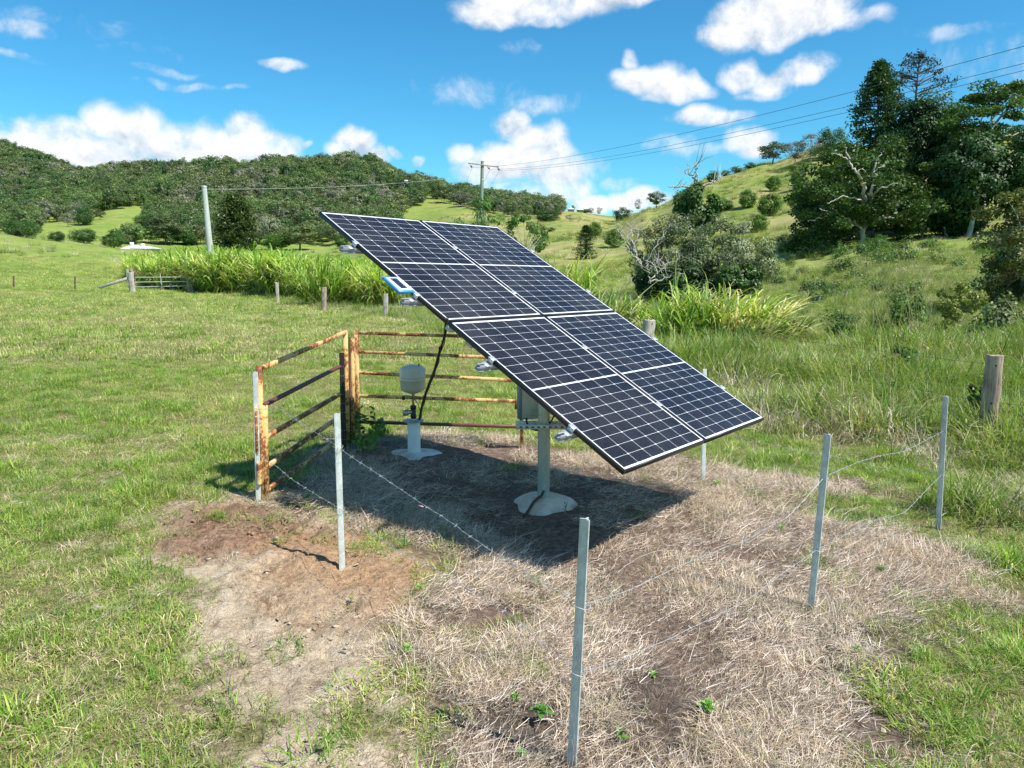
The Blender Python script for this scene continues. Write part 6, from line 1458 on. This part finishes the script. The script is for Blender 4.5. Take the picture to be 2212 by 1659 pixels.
# ------------------------------------------------------------------ light, sky and camera
SUN_AZ = math.radians(123); SUN_EL = math.radians(54)
sd = Vector((math.sin(SUN_AZ)*math.cos(SUN_EL), math.cos(SUN_AZ)*math.cos(SUN_EL), math.sin(SUN_EL)))
sl = bpy.data.lights.new('sun', 'SUN'); sl.energy = 4.8; sl.angle = math.radians(.53); sl.color = (1, .955, .875)
so = bpy.data.objects.new('sun', sl); COL.objects.link(so); so.rotation_euler = sd.to_track_quat('Z', 'Y').to_euler()
def world():
    w = bpy.data.worlds.new('World'); scene.world = w; w.use_nodes = True; nt = w.node_tree; nt.nodes.clear()
    sky = N(nt, 'ShaderNodeTexSky'); sky.sky_type = 'NISHITA'; sky.sun_disc = False; sky.sun_elevation = SUN_EL; sky.sun_rotation = SUN_AZ
    sky.altitude = 0; sky.air_density = 1.0; sky.dust_density = .15; sky.ozone_density = 1.6
    hs = N(nt, 'ShaderNodeHueSaturation'); hs.inputs['Saturation'].default_value = 1.22; hs.inputs['Value'].default_value = 1.0; hs.inputs['Hue'].default_value = .495
    L(nt, sky.outputs[0], hs.inputs['Color']); skc = mix(nt, 1.0, hs.outputs[0], (.44,.99,1.13), 'MULTIPLY')
    tc = N(nt, 'ShaderNodeTexCoord'); D = tc.outputs['Generated']
    nrm = N(nt, 'ShaderNodeVectorMath'); nrm.operation = 'NORMALIZE'; L(nt, D, nrm.inputs[0]); D = nrm.outputs[0]
    # wobbled direction for ragged cloud edges
    def nvec(scale, amp, det, src):
        n = N(nt, 'ShaderNodeTexNoise'); n.inputs['Scale'].default_value = scale; n.inputs['Detail'].default_value = det; n.inputs['Roughness'].default_value = .6; L(nt, src, n.inputs['Vector'])
        s = N(nt, 'ShaderNodeVectorMath'); s.operation = 'SUBTRACT'; L(nt, n.outputs[1], s.inputs[0]); s.inputs[1].default_value = (.5,.5,.5)
        m = N(nt, 'ShaderNodeVectorMath'); m.operation = 'SCALE'; L(nt, s.outputs[0], m.inputs[0]); m.inputs['Scale'].default_value = amp
        a = N(nt, 'ShaderNodeVectorMath'); a.operation = 'ADD'; L(nt, src, a.inputs[0]); L(nt, m.outputs[0], a.inputs[1]); return a.outputs[0]
    Dw = nvec(9, .05, 3, D)
    s = N(nt, 'ShaderNodeSeparateXYZ'); L(nt, Dw, s.inputs[0])
    az = math_(nt, 'ARCTAN2', s.outputs[0], s.outputs[1]); el = math_(nt, 'ARCSINE', s.outputs[2])
    def azel(x, y): v = ray(x, y); v = v/np.linalg.norm(v); return math.atan2(v[0], v[1]), math.asin(v[2])
    blobs = [ # px, py, rx, ry, strength
     (-60,300,110,60,1),(60,305,110,48,1),(150,295,90,50,1),(235,268,62,48,1.05),(300,285,85,52,1),(380,300,90,48,1),(440,300,80,44,1),(530,300,60,42,1),(590,325,60,34,1),(200,335,240,38,1),(480,345,180,30,.9),(110,340,120,40,.9),
     (765,318,52,34,1),(735,330,45,24,.9),(812,338,42,22,.95),(652,320,14,9,.7),(860,332,16,16,.7),(903,352,14,10,.6),
     (1090,15,110,42,1),(1220,5,160,40,1),(1340,-10,120,30,.9),(1180,45,60,16,.7),
     (1690,35,150,50,1.05),(1600,80,90,32,.95),(1760,60,110,34,1),(1680,85,140,24,.8),(1860,40,60,24,.6),
     (1400,170,75,36,1.05),(1460,188,75,30,1),(1360,122,18,20,.55),(1430,208,55,14,.7),(1510,190,40,20,.7),
     (1610,158,52,28,1),(1670,168,50,28,1),(1730,155,60,22,.85),(1650,190,60,14,.6),
     (1530,250,78,24,.9),(1600,240,40,16,.7),(1625,298,58,36,1),(1590,290,30,20,.6),
     (1110,275,42,34,.95),(1150,300,58,32,1),(1200,320,46,48,1),(1120,350,110,40,1),(1190,365,70,34,.9),(1005,335,30,22,.8),(1035,368,48,30,.7),(1230,405,50,30,.62),(1160,410,100,26,.55),(1050,420,80,22,.45),
     (1285,437,50,20,.9),(1370,430,60,24,1.0),(1345,392,42,18,.5),(1290,365,60,16,.22),(1440,440,60,20,.7),(1500,455,80,24,.6),
     (605,143,44,10,.5),(400,185,90,9,.34),(90,70,90,16,.34),(60,118,90,9,.34),(190,60,120,16,.2),(2150,130,150,60,.42),(2080,60,110,18,.34),(2180,190,110,26,.36),(2010,150,50,14,.28),(240,100,120,14,.24),(330,150,80,9,.3),(1010,190,90,30,.2),(1480,320,70,18,.3),(1130,110,40,16,.25),(510,190,28,7,.3),(1180,225,80,20,.25)]
    dens = None; topf = None
    for i, (x, y, rx, ry, st) in enumerate(blobs):
        a, e = azel(x, y); a1, _ = azel(x+rx*.5, y); a0, _ = azel(x-rx*.5, y); _, e1 = azel(x, y-ry*.5); _, e0 = azel(x, y+ry*.5)
        ra, re = abs(a1-a0), abs(e1-e0)
        ra *= 1.10; re *= 1.12; da = math_(nt, 'MULTIPLY', math_(nt, 'SUBTRACT', az, a), 1/ra); de = math_(nt, 'MULTIPLY', math_(nt, 'SUBTRACT', el, e), 1/re)
        r2 = math_(nt, 'ADD', math_(nt, 'MULTIPLY', da, da), math_(nt, 'MULTIPLY', de, de))
        f = math_(nt, 'MULTIPLY', math_(nt, 'SUBTRACT', 1.25, r2, clamp=False), st)
        f = math_(nt, 'MINIMUM', math_(nt, 'MAXIMUM', f, -1.5), st)
        if st < .45: f = math_(nt, 'MINIMUM', f, .0+st)
        t = math_(nt, 'MULTIPLY', math_(nt, 'MAXIMUM', f, 0), de)
        dens = f if dens is None else math_(nt, 'SMOOTH_MAX', dens, f, .12)
        topf = t if topf is None else math_(nt, 'ADD', topf, t)
    # generic cloud field behind the camera
    gen = noise(nt, Dw, 2.3, 6, .6); back = math_(nt, 'LESS_THAN', s.outputs[1], .25)
    gd = math_(nt, 'MULTIPLY', math_(nt, 'SUBTRACT', math_(nt, 'MULTIPLY', gen, 5), 2.7), back)
    dens = math_(nt, 'MAXIMUM', dens, math_(nt, 'SUBTRACT', gd, math_(nt, 'MULTIPLY', math_(nt, 'SUBTRACT', 1, back), 2)))
    n1 = noise(nt, D, 16, 8, .62, .3); n2 = noise(nt, D, 5, 3, .5)
    sh = N(nt, 'ShaderNodeVectorMath'); sh.operation = 'ADD'; L(nt, D, sh.inputs[0]); sh.inputs[1].default_value = tuple(sd*.018); n1s = noise(nt, sh.outputs[0], 16, 8, .62, .3)
    dd = math_(nt, 'ADD', dens, math_(nt, 'MULTIPLY', math_(nt, 'SUBTRACT', n1, .5), 2.3)); dd = math_(nt, 'ADD', dd, math_(nt, 'MULTIPLY', math_(nt, 'SUBTRACT', n2, .5), .5))
    alpha = N(nt, 'ShaderNodeMapRange'); alpha.interpolation_type = 'SMOOTHSTEP'; alpha.inputs[1].default_value = -.06; alpha.inputs[2].default_value = 1.2; L(nt, dd, alpha.inputs[0])
    # self shading: lit towards the sun and the tops, grey in the thick bases
    shade = math_(nt, 'ADD', math_(nt, 'MULTIPLY', math_(nt, 'SUBTRACT', n1, n1s), 2.6), math_(nt, 'MULTIPLY', topf, .16))
    shade = math_(nt, 'ADD', shade, .66); shade = math_(nt, 'SUBTRACT', shade, math_(nt, 'MULTIPLY', math_(nt, 'MAXIMUM', math_(nt, 'SUBTRACT', dd, .9), 0), .14))
    cr = ramp(nt, shade, [(.18, (4.3,4.7,5.2)), (.46, (5.8,6.1,6.5)), (.78, (7.4,7.4,7.5))])
    cmix = mix(nt, alpha.outputs[0], skc, cr.outputs[0])
    bg = N(nt, 'ShaderNodeBackground'); L(nt, cmix, bg.inputs[0]); bg.inputs[1].default_value = .096
    o = N(nt, 'ShaderNodeOutputWorld'); L(nt, bg.outputs[0], o.inputs[0])
world()
cam = bpy.data.cameras.new('camera'); co = bpy.data.objects.new('camera', cam); COL.objects.link(co); scene.camera = co
cam.sensor_width = 36; cam.lens = 36*740/1024; cam.clip_start = .05; cam.clip_end = 6000
co.location = (0, 0, CAMH); co.rotation_euler = (math.radians(90)-PITCH, 0, 0)
scene.view_settings.view_transform = 'Standard'; scene.view_settings.look = 'None'; scene.view_settings.gamma = 1; scene.view_settings.exposure = 0.60
scene.cycles.max_bounces = 6; scene.cycles.transparent_max_bounces = 4; scene.cycles.diffuse_bounces = 3; scene.cycles.glossy_bounces = 2
